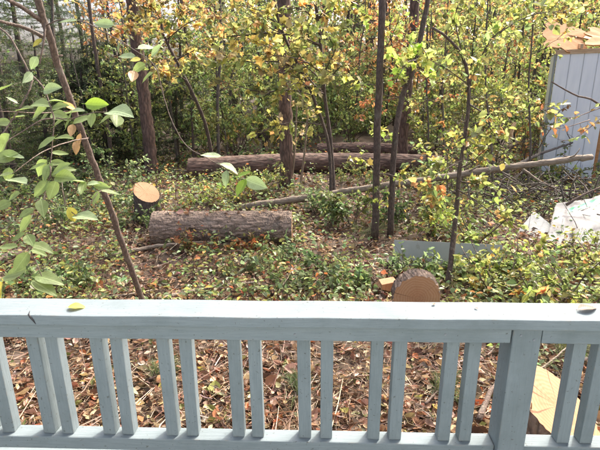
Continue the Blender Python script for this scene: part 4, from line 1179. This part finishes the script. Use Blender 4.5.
# ------------------------------------------------------------------ shrubs
def shrub(name, label, base, h, spread, seed, pal, ns=7, tw=(9, .22), lf=(6, .055, .65), shape='ovate', bark='smooth_bark', group=None, lean=(0, 0), cat='shrub', tilt=.6):
    r = np.random.default_rng(seed)
    base = np.asarray(base, float)
    root = thing(name, label, cat, base, group)
    B, L = Acc(), Acc()
    for k in range(ns):
        az = r.uniform(0, 6.283)
        d = np.array((math.cos(az)*spread/h+lean[0], math.sin(az)*spread/h+lean[1], 1.0))
        q = limb_path(r, base+(r.normal(0, .04), r.normal(0, .04), -.03), d, h*r.uniform(.6, 1.25), 9, .05, .13)
        rr = .006+.006*h*r.uniform(.6, 1.2)
        tube(B, q, rr*np.linspace(1, .35, 9), 5)
        foliage_on(B, L, r, q, rr, tw[0], tw[1], lf[0], lf[1], lf[2], pal, shape, .05, .25, tilt)
    obj('stems', B.build('stems', base, True), M[bark], root)
    obj('foliage', L.build('foliage', base, False), M['leaf'], root)
    return root
YB = [(YGR, 4), (OLV, 3), (LIME, 1.6), (YEL, .5), (GRN, 2), (RUST, .4), (ORG, .3), (SAGE, 1)]
GB = [(GRN, 2), (SAGE, 2.5), (PSG, 2), (YGR, 1)]
for k, (px, py, h, s, pal, lb) in enumerate((
    (545, 316, .72, .42, YB, 'yellow-green bush just behind the rail at right, under the white panel'),
    (590, 312, .70, .45, YB, 'yellow-green bush just behind the rail in the right corner'),
    (500, 300, .7, .4, YB, 'yellow-green low bush between the curved sapling and the slanting brown branch'),
    (598, 278, .5, .4, YB, 'bush with lime leaves in front of the crumpled tarp'),
    (508, 280, .34, .32, YB, 'bush with mixed leaves in front of the white plastic panel'),
    (470, 250, .8, .4, YB, 'leafy bush growing over the right end of the grey board'),
    (430, 236, .8, .4, YB, 'leafy bush behind the left end of the grey board'),
    (455, 205, 1.2, .6, YB, 'tall leafy bush behind the curved sapling'),
    (525, 180, 1.7, .6, [(YGR, 3), (ORG, 1.6), (OLV, 2), (RUST, .8), (GRN, 1)], 'tall bush with orange leaf sprays at the left foot of the shed'),
    (562, 182, .8, .5, YB, 'leafy bush against the foot of the shed wall'),
    (483, 276, .42, .3, YB, 'low leafy bush in front of the right end of the grey board'),
    (410, 277, .3, .22, GB, 'small pale green weed in front of the left end of the grey board'),
    (478, 178, 1.9, .7, YB, 'tall thin leafed bush in the open wood left of the shed'),
    (425, 200, 1.0, .5, [(GRN, 2), (YGR, 2), (OLV, 2), (ORG, .5)], 'green bush right of the leaning dark sapling'),
    (352, 226, .7, .35, [(GRN, 3), (OLV, 1), (YGR, 1)], 'green bush at the foot of the tall straight dark sapling'),
    (330, 222, .5, .3, GB, 'low sage green shrub right of the big log end'),
    (318, 212, .55, .35, GB, 'sage green shrub behind the right end of the big log'),
    (120, 196, 1.0, .55, GB, 'rounded green shrub left of the cut stump'),
    (141, 226, .42, .35, [(GRN, 2), (YGR, 2), (SAGE, 2)], 'leafy green shrub in front of the cut stump'),
    (205, 205, .55, .5, YB, 'low yellow-green shrub behind the middle of the big log'),
    (238, 202, .6, .5, YB, 'low yellow-green shrub behind the right half of the big log'),
    (100, 215, .6, .5, GB, 'low green shrub behind the leaning sapling'),
    (60, 232, .6, .5, GB, 'green shrub under the large hanging leaves'),
    (20, 215, .9, .5, [(DKG, 2), (GRN, 2)], 'dark green shrub at the left edge of the clearing'),
    (55, 200, .9, .5, [(DKG, 2), (GRN, 2), (SAGE, .5)], 'dark green shrub below the dark conifers'),
    (245, 250, .32, .3, [(GRN, 1), (RUST, 1.2), (OLV, 1), (BRN, 1)], 'low reddish weedy shrub against the front of the big log'),
    (195, 247, .30, .3, [(GRN, 1), (RUST, 1.2), (OLV, 1), (BRN, 1)], 'low brown-green weed in front of the middle of the big log'),
    (330, 275, .35, .35, GB, 'pale green seedling patch in the middle of the clearing'),
    (290, 290, .32, .35, GB, 'pale green seedling patch right of the crooked branch'),
    (350, 290, .22, .2, GB, 'pale green seedling left of the wood wedge'),
    (285, 262, .30, .25, GB, 'green seedling in front of the right end of the big log'),
    (75, 285, .35, .4, [(GRN, 2), (SAGE, 1), (YGR, 1)], 'weedy green plants behind the rail left of the leaning sapling'),
    (30, 290, .35, .4, GB, 'weedy green plants behind the rail in the left corner'),
    (445, 285, .35, .3, GB, 'green seedling right of the sawn round'),
    (395, 225, .5, .3, [(DKG, 1), (GRN, 3)], 'dark green shrub at the foot of the leaning dark sapling'))):
    tall = h > .9
    shrub('leafy_shrub', lb, G(px, py), h, s, 200+k, pal, ns=7, tw=(12 if tall else 9, .28 if tall else .2), lf=(6, .062 if h > .6 else .052, .70), shape='maple' if k % 3 == 1 and h > .6 else 'ovate')

# brush pile below the shed
def brush():
    r = np.random.default_rng(91)
    c = P(545, 200, 8.0); c[2] = 0
    c = onground(c[0]-.1, c[1])
    A_ = Acc()
    for k in range(190):
        p = c+(r.normal(-.1, .85), r.normal(0, .5), abs(r.normal(.15, .2)))
        d = unit(np.array((r.normal(0, 1), r.normal(0, .6), r.normal(.1, .35))))
        L = r.uniform(.4, 1.5)
        q = limb_path(r, p-d*L/2, d, L, 7, .02, .14)
        q[:, 2] = np.maximum(q[:, 2], gz(q[:, 0], q[:, 1])+.01)
        tube(A_, q, r.uniform(.005, .018)*np.linspace(1, .3, 7), 5)
    tag(obj('brush_pile', A_.build('brush_pile', c, True), M['grey_bark'], None, c), 'tangled pile of bare grey branches below the shed wall', 'brush pile')
brush()

# fallen green pine boughs
def bough(label, pts, seed, n=900, L=.10, spread=.12, pal=((GRN, 3), (OLV, 1.5), (DKG, 1))):
    r = np.random.default_rng(seed)
    q = smooth_path(np.array([G(*p)+np.array((0, 0, .05)) for p in pts]), 14)
    root = thing('pine_bough', label, 'pine bough', q[0])
    B, N_ = Acc(), Acc()
    tube(B, q, np.linspace(.010, .003, 14), 5)
    T = unit(np.gradient(q, axis=0))
    for k in range(26):
        i = r.integers(1, 14)
        d = unit(T[i]+r.normal(0, .8, 3)*np.array((1, 1, .4))+(0, 0, .2))
        s = limb_path(r, q[i], d, spread*r.uniform(.6, 1.8), 5, .0, .1)
        tube(B, s, .003, 3)
        m = n//26
        u = r.uniform(.2, 1, m)*4; ii = np.minimum(u.astype(int), 3)
        lp = s[ii]+(s[ii+1]-s[ii])*(u-ii)[:, None]
        leaves(N_, lp, d+r.normal(0, .6, (m, 3)), L*r.uniform(.6, 1.2, m), .03, palette(r, m, list(pal), .25), 'sliver', r)
    obj('stem', B.build('stem', q[0], True), M['smooth_bark'], root)
    obj('needles', N_.build('needles', q[0]), M['needle'], root)
bough('green pine bough fallen on the ground in front of the big log', [(215, 283), (240, 276), (258, 272)], 1, 1400, .12, .16)
bough('green pine sprig on the litter seen between balusters left of centre', [(150, 385), (165, 378), (172, 372)], 2, 700, .10, .08)
bough('green pine sprig on the litter seen between the centre balusters', [(295, 405), (298, 392), (302, 382)], 3, 700, .10, .08)
bough('green pine sprig on the litter seen left of the rail post', [(425, 410), (436, 398), (446, 388)], 4, 900, .10, .10)
bough('green pine bough behind the rail right of the post', [(545, 372), (560, 362), (580, 356)], 5, 900, .11, .12)
bough('dark green pine bough beside the dark saplings', [(352, 240), (366, 234), (385, 232)], 6, 1200, .13, .2)
bough('dark green pine bough behind the big log below the pole', [(285, 203), (305, 200), (322, 197)], 7, 1300, .15, .25)

# ------------------------------------------------------------------ background trees (prototypes and copies)
def conifer(seed, H, R, pal, ex=1.9, nb=46, nw=.14, c=26):
    r = np.random.default_rng(seed)
    root = thing('hemlock_tree', 'x', 'tree', (0, 0, 0))
    a = Acc()
    n = 16
    pa = np.stack([np.cumsum(r.normal(0, .012, n)), np.cumsum(r.normal(0, .012, n)), np.linspace(-.05, H, n)], -1)
    tube(a, pa, np.linspace(.085, .03, n), 9, rough=.04, r=r)
    obj('trunk', a.build('trunk', (0, 0, 0), True), M['dark_bark'], root)
    B, N_ = Acc(), Acc()
    for k in range(nb):
        z = .2+(H-.2)*r.uniform(0, 1)**ex
        az = r.uniform(0, 6.283)
        L = R*(1-.55*z/H)*r.uniform(.6, 1.15)
        p = np.array((np.interp(z, pa[:, 2], pa[:, 0]), np.interp(z, pa[:, 2], pa[:, 1]), z))
        q = limb_path(r, p, (math.cos(az), math.sin(az), .15), L, 8, .05, .06)
        tube(B, q, .012*np.linspace(1, .3, 8), 4)
        T = unit(np.gradient(q, axis=0))
        for m in range(11):
            i = r.integers(1, 8)
            d = unit(T[i]*.8+r.normal(0, .7, 3)*np.array((1, 1, .3)))
            s = limb_path(r, q[i], d, .45*r.uniform(.5, 1.1), 4, .06, .1)
            tube(B, s, .003, 3, cap=False)
            u = r.uniform(0, 1, c)*3; ii = np.minimum(u.astype(int), 2)
            lp = s[ii]+(s[ii+1]-s[ii])*(u-ii)[:, None]
            leaves(N_, lp, d*.4+r.normal(0, .8, (c, 3))+(0, 0, -.15), r.uniform(.06, .13, c), nw, palette(r, c, pal, .3), 'sliver', r)
    tag(obj('branches', B.build('branches'), M['dark_bark'], root), kind='stuff')
    obj('crown', N_.build('crown'), M['needle'], root)
    return root
def broadleaf(seed, H, bark, pal, nl, hr, LL, tw, lf, r0, shape='diamond', lean=.1):
    r = np.random.default_rng(seed)
    path = [(0, 0, 0)]
    for k in range(1, 6):
        path.append((path[-1][0]+r.normal(0, lean), path[-1][1]+r.normal(0, lean), H*k/5))
    return tree('forest_tree', 'x', path, r0, r0*.55, seed, bark, nl=nl, hr=hr, LL=LL, tw=tw, lf=lf, pal=pal, shape=shape, sides=8, tilt=.8)
DG = [(DKG, 2), (GRN, 3), (OLV, .8)]
MG = [(GRN, 3), (OLV, 3), (SAGE, 1.5), (YGR, 1.6)]
def lift(pal, k=1.5): return [(tuple(min(.6, q*k) for q in c), w_) for c, w_ in pal]
protos = {
 'con1': conifer(301, 7.0, 1.9, DG), 'con2': conifer(302, 5.0, 1.6, DG), 'con3': conifer(303, 8.0, 1.7, MG), 'con4': conifer(304, 8.0, 2.0, [((.05, .085, .05), 3), (GRN, 2), (SAGE, 1)], 1.15, 52, .09, 34), 'con5': conifer(305, 3.0, 1.6, [(DKG, 3), ((.022, .036, .016), 2), (GRN, .5)], 1.0, 50, .16, 26),
 'grn1': broadleaf(311, 7, 'dark_bark', lift(MG), 24, (.1, .68), (.8, 1.8), (12, .5), (9, .10, .62), 0.035),
 'grn2': broadleaf(312, 6, 'grey_bark', lift(MG), 22, (.08, .68), (.7, 1.6), (12, .5), (9, .10, .62), 0.030),
 'olv1': broadleaf(313, 7, 'grey_bark', lift([(OLV, 3), (YGR, 3), (GRN, 2.5), (YEL, .5), (TAN, .4)], 1.25), 24, (.12, .68), (.8, 1.7), (11, .5), (8, .10, .62), 0.032),
 'olv2': broadleaf(314, 6, 'dark_bark', lift([(OLV, 3), (YGR, 3), (SAGE, 2.5), (LIME, 1.0), (ORG, .4)], 1.25), 22, (.1, .68), (.7, 1.5), (11, .5), (8, .10, .62), 0.028),
 'org1': broadleaf(315, 7, 'grey_bark', [(ORG, 3), (TAN, 2), (RUST, 1.2), (OLV, 1.3), (YEL, .6), (PALE, .6)], 22, (.22, .75), (.8, 1.7), (11, .5), (7, .10, .62), 0.035),
 'org2': broadleaf(316, 6, 'dark_bark', [(ORG, 2), (YEL, 2), (TAN, 1.5), (OLV, 1.5), (RUST, .8)], 20, (.22, .8), (.8, 1.6), (11, .5), (7, .10, .62), 0.030),
 'bare': broadleaf(317, 9, 'grey_bark', [(ORG, 1), (OLV, 1)], 9, (.55, 1), (.8, 1.6), (6, .5), (3, .10, .62), .07, lean=.06),
 'bare2': broadleaf(318, 9, 'grey_bark', [(TAN, 1), (YGR, 1)], 8, (.6, 1), (.8, 1.6), (6, .5), (3, .10, .62), .05, lean=.08),
}
for kk, sd_, pl in (('busd', 331, [(DKG, .8), (GRN, 3), (OLV, 1.5)]), ('busg', 332, lift(MG, 1.6)), ('busy', 333, lift([(OLV, 3), (YGR, 3), (GRN, 2.5), (SAGE, 1), (YEL, .4), (ORG, .4)], 1.4))):
    protos[kk] = shrub('understory_bush', 'x', (0, 0, 0), 1.7, .9, sd_, pl, ns=10, tw=(12, .4), lf=(7, .095, .65), shape='diamond', tilt=.8)
LAB = {'bus': ('understory_bush', 'leafy understory bush', 'understory bushes', 'shrub'),
       'con': ('hemlock_tree', 'dark green feathery evergreen', 'dark evergreens', 'tree'),
       'grn': ('green_tree', 'green leaved young tree', 'green young trees', 'tree'),
       'olv': ('yellow_green_tree', 'yellow-green leaved young tree', 'yellow-green young trees', 'tree'),
       'org': ('autumn_tree', 'orange and tan leaved tree', 'orange leaved trees', 'tree'),
       'bar': ('slender_tree', 'slender mostly bare grey trunk', 'slender grey trunks', 'tree')}
used = set()
def put(key, x, y, s=1.0, rz=None, r=rng):
    o = protos[key]
    if key in used: o = copy_tree(o)
    used.add(key)
    nm, lb, gr, cat = LAB[key[:3]]
    o.name = nm
    if key[:3] == 'bus': lb = {'d': 'dark green', 'g': 'mid green', 'y': 'yellow-green'}[key[3]]+' understory bush'; gr = lb+'es'
    o.location = (x, y, float(gz(x, y))-.03)
    o.rotation_euler = (r.normal(0, .03), r.normal(0, .03), r.uniform(0, 6.28) if rz is None else rz)
    o.scale = (s, s, s*r.uniform(.92, 1.12))
    d = np.array((x, y, 1.5-CAM_H)); pxx = 300+F*x/(y*.955)
    wh = ['at the left photo edge', 'behind the leaning sapling', 'beside the reddish pine trunk', 'between the two pine trunks', 'behind the V saplings', 'behind the dark saplings', 'left of the shed', 'behind the shed'][int(np.searchsorted([5, 95, 168, 258, 342, 432, 535], pxx))]
    o['label'] = lb+' '+wh+(', among far logs' if y < 11 and key[:3] == 'bus' else ', nearer row' if y < 14.2 else (', farther back' if y < 18.2 else ', deepest'))
    o['group'] = gr+' '+wh; o['category'] = cat
    return o
def at(px, Y):
    d = ray(px, 90); return d.x*Y/d.y
r = np.random.default_rng(99)
# left dark evergreens
for px, Y, k, s in ((-45, 9.5, 'con1', .8), (0, 10.5, 'con2', .8), (-15, 12.5, 'con3', .8), (38, 12.5, 'con2', .7), (72, 13.0, 'con2', .62), (98, 12.6, 'con1', .42), (118, 13.0, 'con2', .6), (132, 15.5, 'con1', .6), (60, 17, 'con3', .6), (178, 15.5, 'con2', .8), (215, 18.5, 'con1', 1),
                    (150, 18, 'con3', .7), (258, 18, 'con1', 1.0), (-80, 13, 'con3', 1), (20, 16, 'con1', .8), (345, 20, 'con3', 1.1), (365, 24, 'con1', 1.3), (310, 19, 'con2', 1.3), (90, 20, 'con3', .6), (2, 12.5, 'con4', .9), (28, 15, 'con4', 1.05), (58, 17.5, 'con4', 1.1), (92, 20, 'con4', 1.2), (128, 17.0, 'con4', 1.0), (155, 20, 'con4', 1.1), (-25, 16, 'con4', 1.1), (76, 12.4, 'con5', .85), (100, 12.9, 'con5', .92), (122, 13.4, 'con5', .85), (172, 13.6, 'con5', .7), (70, 22, 'con3', 1.3), (-30, 18, 'con3', 1.2)):
    put(k, at(px, Y), Y, s, r=r)
for px, Y, k, s in ((225, 13.2, 'grn2', .9), (188, 12.6, 'grn1', .9), (262, 14.5, 'grn1', 1), (300, 15.5, 'grn2', 1), (330, 17.5, 'grn1', 1), (415, 19, 'grn2', 1), (355, 16.0, 'grn2', .8), (520, 22, 'grn1', 1), (130, 12.2, 'grn2', .7), (85, 11.5, 'grn2', .55), (375, 21, 'grn1', 1), (280, 21, 'grn2', 1.2), (240, 20, 'grn1', 1.2), (455, 24, 'grn2', 1.3)):
    put(k, at(px, Y), Y, s, r=r)
for px, Y, k, s in ((345, 17.5, 'org1', 1), (385, 16.5, 'org2', 1), (425, 18, 'org1', 1.05), (365, 22, 'org1', 1.2), (405, 24, 'org1', 1.3), (450, 20, 'org2', 1.1), (110, 14, 'org2', .95), (180, 15.5, 'org2', 1), (215, 18.5, 'org2', 1.1), (500, 19, 'org1', 1.1), (320, 23, 'org1', 1.2), (590, 18, 'org2', 1)):
    put(k, at(px, Y), Y, s, r=r)
for px, Y, k, s in ((440, 15, 'olv1', .9), (470, 13.5, 'olv2', .9), (495, 16, 'olv1', 1), (522, 13, 'olv2', .9), (545, 16, 'olv1', 1), (575, 14.5, 'olv2', 1), (610, 15, 'olv1', 1), (540, 20, 'olv2', 1.2), (480, 21, 'olv1', 1.2), (640, 18, 'olv1', 1.2), (430, 22, 'olv2', 1.2), (560, 24, 'olv1', 1.3), (395, 20, 'olv2', 1), (505, 11.5, 'olv2', .6), (290, 24, 'olv1', 1.2), (640, 12.5, 'olv2', .9), (680, 14, 'olv1', 1), (600, 22, 'olv2', 1.3)):
    put(k, at(px, Y), Y, s, r=r)
for px, Y, k, s in ((440, 17, 'bare', .7), (452, 19, 'bare2', .8), (478, 18, 'bare', .8), (492, 15, 'bare2', .9), (510, 18, 'bare', .8), (530, 15, 'bare2', .9), (385, 19, 'bare2', 1), (352, 21, 'bare', .9), (425, 15.5, 'bare2', .7),
                    (215, 12.5, 'bare2', .9), (228, 15, 'bare', .7), (172, 13, 'bare2', .8), (195, 16.5, 'bare', .8), (120, 16, 'bare', .9), (58, 14, 'bare2', .9), (265, 16.5, 'bare', .8), (545, 19, 'bare', .9), (405, 17.0, 'bare2', .8)):
    put(k, at(px, Y), Y, s, r=r)
# understory bushes closing the view under the crowns
for k in range(46):
    px = -30+k*15.2+r.normal(0, 8); Y = r.uniform(12.2, 22)
    put(('busd' if px < 190 else 'busg') if px < 340 and r.uniform() < .75 else ('busy' if r.uniform() < .7 else 'busg'), at(px, Y), Y, r.uniform(.7, 1.15)*(.7+.02*Y), r=r)
for k, px in enumerate((225, 258, 345, 368, 420)):
    Y = r.uniform(9.2, 10.6)
    put('busy' if k % 2 else 'busg', at(px, Y), Y, r.uniform(.26, .42), r=r)
for k in list(protos):
    if k not in used:
        raise RuntimeError(k)

by = {}
for o in COL.objects:
    if o.parent is None and 'label' in o and 'group' in o: by.setdefault(o['label'], []).append(o)
for lb, os_ in by.items():
    if len(os_) > 1:
        os_.sort(key=lambda q: q.location.x/q.location.y)
        nm_ = {2: ['left one', 'right one'], 3: ['left one', 'middle one', 'right one']}.get(len(os_), ['leftmost']+[q+' from left' for q in ('second', 'third', 'fourth', 'fifth', 'sixth')][:len(os_)-2]+['rightmost'])
        for o, t in zip(os_, nm_): o['label'] = lb+', '+t

# far wood: one mass of crowns and stems beyond the trees that can be told apart
def far_wood():
    r = np.random.default_rng(120)
    A_ = Acc(); B = Acc()
    NC = 800
    for k in range(NC):
        y = r.uniform(26, 52); px = r.uniform(-160, 760)
        x = at(px, y)
        z = float(gz(x, y))+r.uniform(0, 1)**1.15*y*.30
        if px < 200 and z > 2.3 and r.uniform() < .93: continue       # sky shows through here
        R = r.uniform(.9, 2.2)
        n = 120
        d = unit(r.normal(0, 1, (n, 3)))*(r.uniform(0, 1, n)**.4*R)[:, None]*np.array((1.1, 1, .8))
        pal = DG if px < 90 else (MG if px < 330 else ([(ORG, 2), (TAN, 2), (OLV, 2), (GRN, 1.5), (PALE, .6)] if px < 440 else [(YGR, 2), (OLV, 3), (GRN, 2), (TAN, 1), (ORG, .6)]))
        if px > 330 and z < y*.04: pal = [(OLV, 2), (GRN, 3), (YGR, 2)]
        leaves(A_, np.array((x, y, z))+d, r.normal(0, 1, (n, 3)), r.uniform(.16, .34, n), .7, palette(r, n, pal, .3), 'diamond', r, tilt=1.0)
    for k in range(90):
        y = r.uniform(25, 50); x = at(r.uniform(230, 700), y)
        b = onground(x, y, -.1)
        tube(B, np.array([b, b+(r.normal(0, .3), 0, 5), b+(r.normal(0, .6), 0, 13)]), r.uniform(.07, .2)*np.array((1, .85, .5)), 6)
    tag(obj('far_wood', A_.build('far_wood'), M['leaf']), 'far-off mass of mixed autumn woodland foliage', 'woodland', kind='stuff')
    tag(obj('far_stems', B.build('far_stems', (0, 0, 0), True), M['grey_bark']), 'far-off thin stems of the woodland mass', 'woodland stems', kind='stuff')
far_wood()
